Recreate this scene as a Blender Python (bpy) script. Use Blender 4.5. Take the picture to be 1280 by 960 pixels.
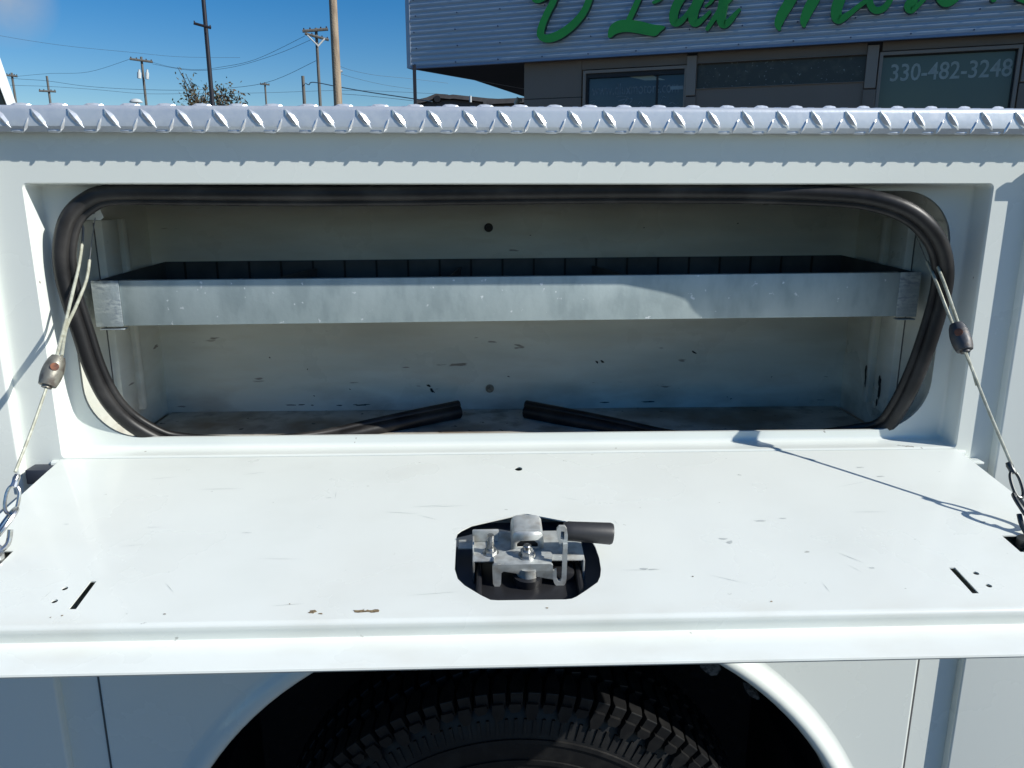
import bpy, bmesh, math, random
from mathutils import Vector, Matrix
from mathutils.geometry import tessellate_polygon
for o in list(bpy.data.objects): bpy.data.objects.remove(o)
random.seed(7)
S = bpy.context.scene
COL = S.collection
R = math.radians

# ------------------------------------------------------------------ camera
FOC = 972.0 / 1280.0 * 36.0
PITCH, YAW = R(-13.9), R(2.0)
CAM = Vector((0, -1.05, 1.55))
FW = Vector((math.sin(YAW) * math.cos(PITCH), math.cos(YAW) * math.cos(PITCH), math.sin(PITCH)))
RT = Vector((math.cos(YAW), -math.sin(YAW), 0))
UP = RT.cross(FW)
cd = bpy.data.cameras.new('camera'); cam = bpy.data.objects.new('camera', cd); COL.objects.link(cam)
cd.lens = FOC; cd.sensor_width = 36; cd.clip_start = 0.02; cd.clip_end = 3000
M = Matrix((RT, UP, -FW)).transposed().to_4x4(); M.translation = CAM
cam.matrix_world = M
S.camera = cam

# ------------------------------------------------------------------ light
SUN = Vector((1.35, -0.58, 1.0)).normalized()
EXPO = 0.17
w = bpy.data.worlds.new('World'); S.world = w; w.use_nodes = True
nt = w.node_tree; nt.nodes.clear()
out = nt.nodes.new('ShaderNodeOutputWorld'); bg = nt.nodes.new('ShaderNodeBackground')
sky = nt.nodes.new('ShaderNodeTexSky'); sky.sky_type = 'NISHITA'; sky.sun_disc = False
sky.sun_elevation = math.asin(SUN.z); sky.sun_rotation = math.atan2(SUN.x, SUN.y)
sky.altitude = 0; sky.air_density = 1.0; sky.dust_density = 0.2; sky.ozone_density = 3.0
hsv = nt.nodes.new('ShaderNodeHueSaturation'); hsv.inputs['Saturation'].default_value = 1.5
hsv.inputs['Value'].default_value = 1.28; hsv.inputs['Hue'].default_value = 0.507
nt.links.new(sky.outputs[0], hsv.inputs['Color'])
# one thin wisp of cloud high on the left
tc = nt.nodes.new('ShaderNodeTexCoord'); noi = nt.nodes.new('ShaderNodeTexNoise')
noi.inputs['Scale'].default_value = 9.0; noi.inputs['Detail'].default_value = 6
dot = nt.nodes.new('ShaderNodeVectorMath'); dot.operation = 'DISTANCE'
cdir = (FW + RT * (-635 / 972) + UP * (485 / 972)).normalized()
dot.inputs[1].default_value = cdir
mr = nt.nodes.new('ShaderNodeMapRange'); mr.inputs['From Min'].default_value = 0.05; mr.inputs['From Max'].default_value = 0.0
mul = nt.nodes.new('ShaderNodeMath'); mul.operation = 'MULTIPLY'
mr2 = nt.nodes.new('ShaderNodeMapRange'); mr2.inputs['From Min'].default_value = 0.35; mr2.inputs['From Max'].default_value = 0.65
mx = nt.nodes.new('ShaderNodeMix'); mx.data_type = 'RGBA'
mx.inputs['B'].default_value = (5.5, 6.2, 7.0, 1)
nt.links.new(tc.outputs['Generated'], noi.inputs['Vector']); nt.links.new(tc.outputs['Generated'], dot.inputs[0])
nt.links.new(dot.outputs['Value'], mr.inputs['Value']); nt.links.new(noi.outputs['Fac'], mr2.inputs['Value'])
nt.links.new(mr.outputs[0], mul.inputs[0]); nt.links.new(mr2.outputs[0], mul.inputs[1])
nt.links.new(mul.outputs[0], mx.inputs['Factor']); nt.links.new(hsv.outputs[0], mx.inputs['A'])
nt.links.new(mx.outputs['Result'], bg.inputs['Color']); bg.inputs['Strength'].default_value = 0.068
nt.links.new(bg.outputs[0], out.inputs[0])
ld = bpy.data.lights.new('sun', 'SUN'); ld.energy = 4.85; ld.angle = R(0.5); ld.color = (1.0, 0.98, 0.91)
sl = bpy.data.objects.new('sun', ld); COL.objects.link(sl)
sl.rotation_euler = SUN.to_track_quat('Z', 'Y').to_euler(); sl.location = (3, -3, 6)
S.view_settings.view_transform = 'Standard'; S.view_settings.look = 'None'
S.view_settings.exposure = EXPO; S.view_settings.gamma = 1
S.render.engine = 'CYCLES'
S.render.resolution_x = 1024; S.render.resolution_y = 768
S.cycles.max_bounces = 8; S.cycles.diffuse_bounces = 5; S.cycles.glossy_bounces = 4
S.cycles.caustics_reflective = True

# ------------------------------------------------------------------ materials
def mat(name, col, rough=0.5, metal=0.0, noise=None, bump=None, specks=None, coat=0.0, streak=None, spec=0.5, stretch=None):
    """noise=(scale, other colour, lo, hi) ; bump=(scale, strength, distance) ; specks=(scale, colour, threshold)"""
    m = bpy.data.materials.new(name); m.use_nodes = True
    t = m.node_tree; b = t.nodes['Principled BSDF']
    b.inputs['Base Color'].default_value = (*col, 1); b.inputs['Roughness'].default_value = rough
    b.inputs['Metallic'].default_value = metal; b.inputs['Coat Weight'].default_value = coat
    b.inputs['Coat Roughness'].default_value = 0.08
    b.inputs['Specular IOR Level'].default_value = spec
    geo = t.nodes.new('ShaderNodeNewGeometry'); vec = geo.outputs['Position']
    if stretch:
        mp = t.nodes.new('ShaderNodeMapping'); mp.inputs['Scale'].default_value = stretch
        t.links.new(vec, mp.inputs['Vector']); svec = mp.outputs[0]
    else: svec = vec
    cur = None
    def ramp(fac, lo, hi):
        r = t.nodes.new('ShaderNodeMapRange'); r.inputs['From Min'].default_value = lo; r.inputs['From Max'].default_value = hi
        t.links.new(fac, r.inputs['Value']); return r.outputs[0]
    def mixc(fac, a, bcol):
        x = t.nodes.new('ShaderNodeMix'); x.data_type = 'RGBA'; t.links.new(fac, x.inputs['Factor'])
        if isinstance(a, tuple): x.inputs['A'].default_value = (*a, 1)
        else: t.links.new(a, x.inputs['A'])
        x.inputs['B'].default_value = (*bcol, 1); return x.outputs['Result']
    cur = col
    for nz in (noise if isinstance(noise, list) else [noise] if noise else []):
        n = t.nodes.new('ShaderNodeTexNoise'); n.inputs['Scale'].default_value = nz[0]; n.inputs['Detail'].default_value = 5
        t.links.new(svec, n.inputs['Vector']); cur = mixc(ramp(n.outputs['Fac'], nz[2], nz[3]), cur, nz[1])
    if specks:
        n = t.nodes.new('ShaderNodeTexNoise'); n.inputs['Scale'].default_value = specks[0]; n.inputs['Detail'].default_value = 3
        t.links.new(svec if len(specks) > 3 else vec, n.inputs['Vector']); cur = mixc(ramp(n.outputs['Fac'], specks[2], specks[2] + 0.03), cur, specks[1])
    if not isinstance(cur, tuple): t.links.new(cur, b.inputs['Base Color'])
    if bump:
        n = t.nodes.new('ShaderNodeTexNoise'); n.inputs['Scale'].default_value = bump[0]; n.inputs['Detail'].default_value = 4 if bump[0] > 20 else 1
        t.links.new(svec if len(bump) > 3 else vec, n.inputs['Vector'])
        bp = t.nodes.new('ShaderNodeBump'); bp.inputs['Strength'].default_value = bump[1]; bp.inputs['Distance'].default_value = bump[2]
        t.links.new(n.outputs['Fac'], bp.inputs['Height']); t.links.new(bp.outputs[0], b.inputs['Normal'])
    return m

WHITE = (0.755, 0.785, 0.735)
PAINT = mat('white_paint', WHITE, 0.22, 0, noise=(3.0, (0.71, 0.745, 0.70), 0.42, 0.7), specks=(55, (0.30, 0.28, 0.24), 0.735), bump=(5.0, 0.18, 0.02), coat=0.3)
PAINT2 = mat('white_paint_side', WHITE, 0.25, 0, noise=(2.0, (0.72, 0.75, 0.705), 0.42, 0.7), bump=(2.5, 0.10, 0.02), coat=0.35)
DOORP = mat('worn_door_paint', (0.77, 0.80, 0.75), 0.30, 0, noise=[(7.0, (0.71, 0.735, 0.68), 0.5, 0.75), (2.2, (0.79, 0.82, 0.77), 0.4, 0.6)],
            specks=(60, (0.45, 0.46, 0.42), 0.745, 1), bump=(4.0, 0.22, 0.02), coat=0.25, stretch=(1, 1.6, 1))
INNER = mat('dusty_interior_paint', (0.74, 0.755, 0.69), 0.3, 0, noise=[(4.0, (0.66, 0.68, 0.61), 0.4, 0.65), (14, (0.69, 0.69, 0.61), 0.5, 0.7)],
            specks=(13, (0.26, 0.24, 0.21), 0.715, 1), bump=(3.0, 0.15, 0.02), stretch=(1, 1, 5))
FLOORP = mat('dirty_compartment_floor', (0.50, 0.48, 0.43), 0.6, 0, noise=[(5, (0.24, 0.19, 0.14), 0.48, 0.62), (30, (0.27, 0.24, 0.2), 0.5, 0.7)], specks=(45, (0.06, 0.05, 0.04), 0.68))
GALV = mat('galvanised_steel', (0.40, 0.465, 0.46), 0.5, 0.3, noise=[(55, (0.34, 0.40, 0.40), 0.42, 0.60), (14, (0.46, 0.525, 0.515), 0.47, 0.62)], specks=(90, (0.7, 0.73, 0.73), 0.70), bump=(120, 0.15, 0.002), stretch=(1, 1, 0.4))
GALVD = mat('scuffed_galvanised_clip', (0.40, 0.45, 0.46), 0.55, 0.3, noise=[(150, (0.22, 0.26, 0.29), 0.42, 0.62), (30, (0.28, 0.33, 0.35), 0.45, 0.6)], bump=(160, 0.4, 0.002), stretch=(0.6, 1, 1.6))
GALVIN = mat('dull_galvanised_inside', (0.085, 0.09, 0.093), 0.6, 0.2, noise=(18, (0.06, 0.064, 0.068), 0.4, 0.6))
ZINC = mat('zinc_plated_latch', (0.58, 0.60, 0.58), 0.42, 0.4, noise=[(60, (0.42, 0.45, 0.45), 0.42, 0.62), (22, (0.58, 0.60, 0.58), 0.45, 0.65)], bump=(150, 0.2, 0.001))
CHROME = mat('bright_steel', (0.62, 0.62, 0.60), 0.25, 0.9, noise=(90, (0.4, 0.39, 0.36), 0.45, 0.65))
ALU = mat('tread_plate_aluminium', (0.68, 0.72, 0.75), 0.42, 0.45, noise=[(9, (0.61, 0.65, 0.70), 0.4, 0.6), (80, (0.69, 0.72, 0.75), 0.45, 0.65)], bump=(90, 0.12, 0.002), specks=(38, (0.28, 0.3, 0.33), 0.745))
LUGM = mat('tread_plate_lug', (0.84, 0.86, 0.87), 0.28, 0.6, noise=(70, (0.72, 0.74, 0.76), 0.45, 0.7))
RUB = mat('black_rubber_seal', (0.011, 0.0105, 0.011), 0.42, 0, spec=0.34, noise=(16, (0.04, 0.038, 0.037), 0.45, 0.7), bump=(60, 0.12, 0.003))
RUBD = mat('black_rubber_end', (0.012, 0.012, 0.013), 0.5, 0, noise=(30, (0.02, 0.02, 0.02), 0.45, 0.7))
GRIP = mat('black_rubber_grip', (0.03, 0.03, 0.032), 0.5, bump=(200, 0.15, 0.001))
PADDLE = mat('black_latch_housing', (0.02, 0.02, 0.022), 0.35)
CABLE = mat('coated_steel_cable', (0.50, 0.51, 0.42), 0.4, 0.2, noise=(120, (0.36, 0.36, 0.28), 0.4, 0.6))
CORD = mat('thin_dark_wire', (0.16, 0.17, 0.18), 0.5, 0.3)
CLAMPM = mat('weathered_clamp', (0.25, 0.24, 0.20), 0.45, 0.5, noise=(90, (0.12, 0.1, 0.085), 0.45, 0.65), bump=(120, 0.3, 0.002))
CLAMPD = mat('dark_clamp', (0.06, 0.065, 0.075), 0.5, 0.3, noise=(90, (0.12, 0.1, 0.085), 0.5, 0.7), bump=(120, 0.3, 0.002))
RUST = mat('rusty_screw', (0.22, 0.085, 0.045), 0.8, 0, noise=(150, (0.09, 0.04, 0.03), 0.4, 0.6))
DARKST = mat('dark_steel_link', (0.07, 0.075, 0.075), 0.35, 0.7)
TYRE = mat('tyre_rubber', (0.008, 0.008, 0.0085), 0.48, spec=0.32, noise=(40, (0.016, 0.0155, 0.015), 0.45, 0.7), bump=(90, 0.2, 0.002))
WELL = mat('wheel_well_liner', (0.015, 0.015, 0.016), 0.8, noise=(30, (0.035, 0.035, 0.036), 0.6, 0.75), bump=(120, 0.5, 0.006))
MUD = mat('dusty_undercoating', (0.10, 0.10, 0.10), 0.9, noise=(160, (0.025, 0.025, 0.025), 0.42, 0.6))
BLACK = mat('black_plastic', (0.012, 0.012, 0.014), 0.5)
CHIP = mat('chipped_paint_black', (0.015, 0.014, 0.013), 0.7)
SEAM = mat('shadowed_seam', (0.10, 0.10, 0.10), 0.8)
CHIPB = mat('chipped_paint_brown', (0.26, 0.19, 0.10), 0.7, noise=(300, (0.09, 0.07, 0.05), 0.45, 0.6))
SIDING = mat('blue_grey_corrugated_steel', (0.44, 0.52, 0.60), 0.6, 0.05, noise=(0.8, (0.40, 0.48, 0.57), 0.4, 0.65))
TRIM = mat('slate_blue_trim', (0.20, 0.27, 0.40), 0.4, 0.3)
SCREW = mat('siding_screw', (0.10, 0.13, 0.2), 0.5, 0.4)
TAUPE = mat('taupe_wall_panel', (0.22, 0.172, 0.135), 0.6, noise=(1.2, (0.20, 0.155, 0.12), 0.4, 0.65), bump=(40, 0.1, 0.003))
TAUPE2 = mat('taupe_trim', (0.29, 0.235, 0.19), 0.5)
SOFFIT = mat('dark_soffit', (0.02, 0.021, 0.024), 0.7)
SOFTRIM = mat('pale_soffit_edge', (0.45, 0.46, 0.46), 0.5)
GREEN = mat('green_letter_face', (0.035, 0.40, 0.05), 0.35, noise=(3, (0.03, 0.35, 0.045), 0.4, 0.6))
GREEND = mat('dark_green_letter_edge', (0.006, 0.06, 0.018), 0.4)
GLASSD = mat('dark_blue_window_glass', (0.02, 0.045, 0.075), 0.06, noise=(1.2, (0.045, 0.085, 0.12), 0.4, 0.65), spec=0.6)
GLASSG = mat('green_grey_window_glass', (0.10, 0.135, 0.115), 0.15, noise=(0.9, (0.12, 0.155, 0.12), 0.4, 0.65), spec=0.5)
MESHW = mat('speckled_screen_glass', (0.035, 0.036, 0.032), 0.3, noise=(9, (0.07, 0.07, 0.055), 0.5, 0.7), specks=(34, (0.22, 0.24, 0.23), 0.66))
VINYL = mat('faded_white_vinyl', (0.42, 0.46, 0.42), 0.5, noise=(30, (0.34, 0.38, 0.34), 0.4, 0.65))
VINYL2 = mat('ghosted_vinyl', (0.20, 0.25, 0.28), 0.5, noise=(40, (0.09, 0.13, 0.15), 0.4, 0.6))
WOOD = mat('weathered_pole_wood', (0.36, 0.285, 0.20), 0.8, noise=(5, (0.24, 0.18, 0.125), 0.4, 0.65), bump=(20, 0.5, 0.02), stretch=(3, 3, 0.3))
WOODG = mat('grey_pole_wood', (0.14, 0.135, 0.12), 0.8, noise=(4, (0.09, 0.085, 0.08), 0.4, 0.65), stretch=(3, 3, 0.3))
POLEM = mat('dark_painted_pole', (0.03, 0.028, 0.035), 0.4, 0.3)
WIREM = mat('black_cable', (0.06, 0.09, 0.12), 0.6)
PORC = mat('pale_transformer', (0.55, 0.58, 0.58), 0.4)
LEAF = mat('russet_leaf', (0.085, 0.055, 0.028), 0.6, noise=(1.3, (0.05, 0.06, 0.025), 0.4, 0.6))
BARK = mat('bark', (0.06, 0.05, 0.042), 0.9)
ASPH = mat('asphalt', (0.047, 0.047, 0.048), 0.85, noise=[(0.4, (0.058, 0.057, 0.054), 0.4, 0.65), (60, (0.09, 0.09, 0.088), 0.5, 0.7)], bump=(90, 0.4, 0.01))
ROOFM = mat('brown_grey_shingles', (0.085, 0.08, 0.082), 0.8, noise=(3, (0.06, 0.055, 0.055), 0.4, 0.65))
HOUSEM = mat('dull_brown_house_wall', (0.10, 0.088, 0.085), 0.8)
WHITEV = mat('white_vehicle_paint', (0.80, 0.83, 0.82), 0.25, coat=0.4)
VGLASS = mat('black_vehicle_glass', (0.004, 0.004, 0.005), 0.08)
HEADL = mat('headlight_lens', (0.5, 0.52, 0.55), 0.1, 0.3)

def rough_var(m, scale, lo, hi):
    t = m.node_tree; b = t.nodes['Principled BSDF']; g = t.nodes.new('ShaderNodeNewGeometry'); n = t.nodes.new('ShaderNodeTexNoise'); n.inputs['Scale'].default_value = scale; n.inputs['Detail'].default_value = 6
    r = t.nodes.new('ShaderNodeMapRange'); r.inputs['From Min'].default_value = .35; r.inputs['From Max'].default_value = .65; r.inputs['To Min'].default_value = lo; r.inputs['To Max'].default_value = hi
    t.links.new(g.outputs['Position'], n.inputs['Vector']); t.links.new(n.outputs['Fac'], r.inputs['Value']); t.links.new(r.outputs[0], b.inputs['Roughness'])
def grime(m, axis, p0, p1, col, scale, amt, stretch=(1, 1, 1)):
    """dirt that gathers towards one edge, broken up by noise"""
    t = m.node_tree; b = t.nodes['Principled BSDF']; g = t.nodes.new('ShaderNodeNewGeometry'); s_ = t.nodes.new('ShaderNodeSeparateXYZ'); t.links.new(g.outputs['Position'], s_.inputs[0])
    r = t.nodes.new('ShaderNodeMapRange'); r.inputs['From Min'].default_value = p0; r.inputs['From Max'].default_value = p1; t.links.new(s_.outputs[axis], r.inputs['Value'])
    mp = t.nodes.new('ShaderNodeMapping'); mp.inputs['Scale'].default_value = stretch; t.links.new(g.outputs['Position'], mp.inputs['Vector'])
    n = t.nodes.new('ShaderNodeTexNoise'); n.inputs['Scale'].default_value = scale; n.inputs['Detail'].default_value = 8; t.links.new(mp.outputs[0], n.inputs['Vector'])
    r2 = t.nodes.new('ShaderNodeMapRange'); r2.inputs['From Min'].default_value = .45; r2.inputs['From Max'].default_value = .75; r2.inputs['To Max'].default_value = amt; t.links.new(n.outputs['Fac'], r2.inputs['Value'])
    k = t.nodes.new('ShaderNodeMath'); k.operation = 'MULTIPLY'; t.links.new(r.outputs[0], k.inputs[0]); t.links.new(r2.outputs[0], k.inputs[1])
    x = t.nodes.new('ShaderNodeMix'); x.data_type = 'RGBA'; t.links.new(k.outputs[0], x.inputs['Factor']); src = b.inputs['Base Color'].links[0].from_socket
    t.links.new(src, x.inputs['A']); x.inputs['B'].default_value = (*col, 1); t.links.new(x.outputs['Result'], b.inputs['Base Color'])
rough_var(DOORP, 6, .22, .42); rough_var(PAINT2, 5, .18, .34); rough_var(INNER, 8, .22, .5)
grime(DOORP, 1, -.335, -.356, (.42, .33, .20), 22, .16, (.5, 1, 1))
grime(DOORP, 1, 0.05, -.30, (.60, .56, .48), 4.2, .22, (1, .6, 1))
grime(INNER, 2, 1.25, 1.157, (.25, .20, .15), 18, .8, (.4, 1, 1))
grime(INNER, 2, 1.10, 1.11, (.30, .27, .23), 7, .35, (.5, 1, 2))
grime(ZINC, 2, 1.10, 1.11, (.20, .15, .10), 70, .6)
# ------------------------------------------------------------------ helpers
WL = {}
def tag(o, label=None, cat=None, group=None, kind=None):
    if label: o['label'] = label
    if cat: o['category'] = cat
    if group: o['group'] = group
    if kind: o['kind'] = kind
    return o
def empty(name, loc, label=None, cat=None, group=None):
    o = bpy.data.objects.new(name, None); o.empty_display_size = 0.1; COL.objects.link(o); o.location = loc
    WL[o] = Vector(loc); return tag(o, label, cat, group)
def link(name, me, parent, wloc, label=None, kind=None):
    o = bpy.data.objects.new(name, me); COL.objects.link(o)
    if parent is not None: o.parent = parent; o.location = Vector(wloc) - WL[parent]
    else: o.location = wloc
    WL[o] = Vector(wloc); return tag(o, label, kind=kind)
def mesh(name, vs, fs, m, parent=None, label=None, kind=None, smooth=True, angle=35, mats=None, mi=None, wloc=None):
    """vertices in world space; the object's origin goes to their middle"""
    vs = [Vector(v) for v in vs]
    if wloc is None:
        lo = Vector([min(v[i] for v in vs) for i in range(3)]); hi = Vector([max(v[i] for v in vs) for i in range(3)])
        c = (lo + hi) / 2
        if parent is None: c.z = lo.z
    else: c = Vector(wloc)
    me = bpy.data.meshes.new(name); me.from_pydata([v - c for v in vs], [], fs)
    for x in (mats or [m]): me.materials.append(x)
    if mi:
        for p, k in zip(me.polygons, mi): p.material_index = k
    me.validate()
    if smooth:
        me.polygons.foreach_set('use_smooth', [True] * len(me.polygons)); me.set_sharp_from_angle(angle=R(angle))
    me.update()
    return link(name, me, parent, c, label, kind)
class MB:
    def __init__(s): s.v = []; s.f = []; s.mi = []
    def add(s, vs, fs, k=0):
        n = len(s.v); s.v += [Vector(v) for v in vs]; s.f += [tuple(i + n for i in f) for f in fs]; s.mi += [k] * len(fs); return s
    def box(s, lo, hi, bev=0.0, k=0, T=None):
        bm = bmesh.new(); bmesh.ops.create_cube(bm, size=1)
        lo, hi = Vector(lo), Vector(hi)
        for v in bm.verts: v.co = Vector([(lo[i] + hi[i]) / 2 + v.co[i] * (hi[i] - lo[i]) for i in range(3)])
        if bev: bmesh.ops.bevel(bm, geom=bm.edges[:], offset=bev, segments=2, affect='EDGES', profile=0.5)
        bm.verts.ensure_lookup_table(); bm.verts.index_update()
        s.add([(T(v.co) if T else v.co.copy()) for v in bm.verts], [[v.index for v in f.verts] for f in bm.faces], k)
        bm.free(); return s
    def tube(s, pts, r, n=8, k=0, cap=True, ref=None):
        pts = [Vector(p) for p in pts]; rr = r if isinstance(r, (list, tuple)) else [r] * len(pts)
        vs = []; fs = []; u = None
        for i, p in enumerate(pts):
            a = pts[max(i - 1, 0)]; b = pts[min(i + 1, len(pts) - 1)]; t = (b - a).normalized()
            if u is None:
                u = t.orthogonal().normalized() if ref is None else (Vector(ref) - t * t.dot(Vector(ref))).normalized()
            else: u = (u - t * u.dot(t)).normalized()
            w_ = t.cross(u)
            for j in range(n):
                a_ = 2 * math.pi * j / n; vs.append(p + (u * math.cos(a_) + w_ * math.sin(a_)) * rr[i])
        m_ = len(pts)
        for i in range(m_ - 1):
            for j in range(n):
                fs.append((i * n + j, i * n + (j + 1) % n, (i + 1) * n + (j + 1) % n, (i + 1) * n + j))
        if cap: fs.append(tuple(range(n))[::-1]); fs.append(tuple((m_ - 1) * n + j for j in range(n)))
        return s.add(vs, fs, k)
    def sheet(s, outer, holes, fn, k=0):
        """flat polygon with holes; fn maps 2D -> 3D"""
        loops = [[Vector((a, b, 0)) for a, b in L] for L in [outer] + holes]
        flat = [p for L in loops for p in L]
        tri = tessellate_polygon(loops)
        return s.add([fn(p.x, p.y) for p in flat], [tuple(t) for t in tri], k)
    def plate(s, outer, holes, fn, th, k=0, k2=None):
        """slab: sheet at depth 0 and depth th with walls; fn(a,b,d)"""
        s.sheet(outer, holes, lambda a, b: fn(a, b, 0), k); s.sheet(outer, holes, lambda a, b: fn(a, b, th), k)
        for L in [outer] + holes:
            n = len(L); s.add([fn(a, b, 0) for a, b in L] + [fn(a, b, th) for a, b in L],
                              [(i, (i + 1) % n, n + (i + 1) % n, n + i) for i in range(n)], k if k2 is None else k2)
        return s
    def prof(s, pr, fn, t0, t1, k=0, closed=False, caps=False):
        """profile list of 2D points swept straight from t0 to t1; fn(t,a,b)"""
        n = len(pr); vs = [fn(t0, a, b) for a, b in pr] + [fn(t1, a, b) for a, b in pr]
        fs = [(i, (i + 1) % n, n + (i + 1) % n, n + i) for i in range(n if closed else n - 1)]
        if caps: fs += [tuple(range(n)), tuple(range(n, 2 * n))[::-1]]
        return s.add(vs, fs, k)
    def build(s, name, m, parent=None, label=None, kind=None, smooth=True, angle=35, fix=False):
        ms = m if isinstance(m, list) else [m]
        o = mesh(name, s.v, s.f, None, parent, label, kind, smooth, angle, mats=ms, mi=s.mi if len(ms) > 1 else None)
        if fix:
            bm = bmesh.new(); bm.from_mesh(o.data); bmesh.ops.remove_doubles(bm, verts=bm.verts, dist=1e-5)
            bmesh.ops.recalc_face_normals(bm, faces=bm.faces); bm.to_mesh(o.data); bm.free()
        return o
def catmull(pts, n=8, closed=False):
    pts = [Vector(p) for p in pts]; out_ = []; m_ = len(pts)
    rng = range(m_ if closed else m_ - 1)
    for i in rng:
        g = lambda k: pts[k % m_] if closed else pts[max(0, min(m_ - 1, k))]
        p0, p1, p2, p3 = g(i - 1), g(i), g(i + 1), g(i + 2)
        for j in range(n):
            t = j / n
            out_.append(0.5 * ((2 * p1) + (p2 - p0) * t + (2 * p0 - 5 * p1 + 4 * p2 - p3) * t * t + (3 * p1 - p0 - 3 * p2 + p3) * t ** 3))
    if not closed: out_.append(pts[-1])
    return out_
def rrect(x0, x1, z0, z1, r, n=6):
    P = []
    for cx, cz, a0 in ((x1 - r, z1 - r, 0), (x0 + r, z1 - r, 90), (x0 + r, z0 + r, 180), (x1 - r, z0 + r, 270)):
        for i in range(n + 1):
            a = R(a0 + 90 * i / n); P.append((cx + r * math.cos(a), cz + r * math.sin(a)))
    return P
def dirpx(px, py): return FW + RT * ((px - 640) / 972) - UP * ((py - 480) / 972)
def far(px, py, dist):
    """a point at a given horizontal distance, seen in the direction of a pixel of the photograph"""
    d = dirpx(px, py); h = math.hypot(d.x, d.y); return CAM + d * (dist / h)

# ================================================================== THE SETTING
GZ = -0.075
g = 900
mesh('ground', [(-g, -g, GZ), (g, -g, GZ), (g, g, GZ), (-g, g, GZ)], [(0, 1, 2, 3)], ASPH, kind='structure')

# ================================================================== THE TRUCK
XC = 0.045
truck = empty('service_truck', (XC, 0.25, GZ), 'white utility service truck with fold-down compartment door open, in the foreground', 'truck')
AR, AZ = 0.571, 0.369
def arch_pts(r, n=40, z0=0.20):
    a0 = math.asin((z0 - AZ) / r); return [(XC + r * math.cos(math.pi - a0 - (math.pi - 2 * a0) * i / n), AZ + r * math.sin(math.pi - a0 - (math.pi - 2 * a0) * i / n)) for i in range(n + 1)]
OPN = (-0.592, 0.682, 1.188, 1.561)
# face sheet of the body with the rectangular opening and the wheel arch
fr = MB()
ar = arch_pts(AR)
outer = [(-1.55, 0.20)] + ar + [(1.60, 0.20), (1.60, 1.6485), (-1.55, 1.6485)]
hole = rrect(*OPN, 0.007, 4)
fr.sheet(outer, [hole], lambda a, b: (a, 0.0, b))
fr.build('body_side_panel', PAINT2, truck, smooth=False)
# recess: rounded lip, reveal, back flange to the rounded seal opening
sealL = [(-0.500, 1.546), (-0.535, 1.535), (-0.560, 1.512), (-0.5735, 1.475), (-0.576, 1.44), (-0.572, 1.405), (-0.564, 1.36), (-0.554, 1.307), (-0.538, 1.262), (-0.514, 1.230), (-0.480, 1.206)]
sealR = [(0.50, 1.543), (0.55, 1.536), (0.59, 1.523), (0.620, 1.503), (0.643, 1.475), (0.655, 1.44), (0.655, 1.40), (0.646, 1.345), (0.633, 1.29), (0.614, 1.238), (0.592, 1.207)]
top = [(x, 1.5465 + 0.0018 * math.sin(x * 7)) for x in (0.40, 0.30, 0.2, 0.1, 0.0, -0.1, -0.2, -0.3, -0.4)]
loop2 = [(p.x, p.y) for p in catmull([(x, z, 0) for x, z in sealR[::-1] + top + sealL], 4)]
# flange opening loop lies a little outside the seal's middle on the flange
op_in = rrect(-0.573, 0.657, 1.2045, 1.551, 0.075, 12)
rec = MB()
def ring(L, y): return [Vector((a, y, b)) for a, b in L]
def inset(d, r): return rrect(OPN[0] + d, OPN[1] - d, OPN[2] + d, OPN[3] - d, r, 12)
rings = [ring(inset(-0.001, 0.0075), 0.0), ring(inset(0.0006, 0.007), 0.0010), ring(inset(0.0016, 0.007), 0.003), ring(inset(0.002, 0.007), 0.006),
         ring(inset(0.002, 0.007), 0.034), ring(inset(0.0035, 0.007), 0.0385), ring(inset(0.007, 0.007), 0.040), ring(op_in, 0.041), ring(op_in, 0.046)]
nn = len(rings[0]); vs = [v for L in rings for v in L]
fs = [(i * nn + j, i * nn + (j + 1) % nn, (i + 1) * nn + (j + 1) % nn, (i + 1) * nn + j) for i in range(len(rings) - 1) for j in range(nn)]
rec.add(vs, fs)
rec.build('door_recess', PAINT, truck, angle=50)
# rest of the body box, behind
bx = MB(); bx.box((-1.55, 0.002, 1.61), (1.60, 0.52, 1.6495)); bx.box((-1.55, 0.50, 0.55), (1.60, 0.52, 1.61)); bx.box((-1.55, 0.004, 0.55), (-1.52, 0.5, 1.61)); bx.box((1.57, 0.004, 0.55), (1.60, 0.5, 1.61))
bx.build('body_box', PAINT2, truck, smooth=False)
# lower panel over the wheel, proud of the body, with rounded seams
lp = MB(); px0, px1, pz1 = -0.5835, 0.6685, 1.165
arl = arch_pts(AR + 0.012, 40, 0.205)
lp.sheet([(px0 + .004, 0.205)] + arl + [(px1 - .004, 0.205), (px1 - .004, pz1), (px0 + .004, pz1)], [], lambda a, b: (a, -0.0045, b))
for x, s in ((px0, 1), (px1, -1)):
    lp.prof([(x + s * .004, -.0045), (x + s * .0022, -.0041), (x + s * .0008, -.003), (x, -.0012), (x, .001)], lambda t, a, b: (a, b, t), 0.205, pz1)
lp.build('fender_panel', PAINT2, truck, angle=60)
for x in (px0 - 0.0022, px1 + 0.0022):
    dk = MB(); dk.box((x - .0012, -.0012, .205), (x + .0012, -.0002, pz1)); dk.build('panel_seam', SEAM, truck, smooth=False)
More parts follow.
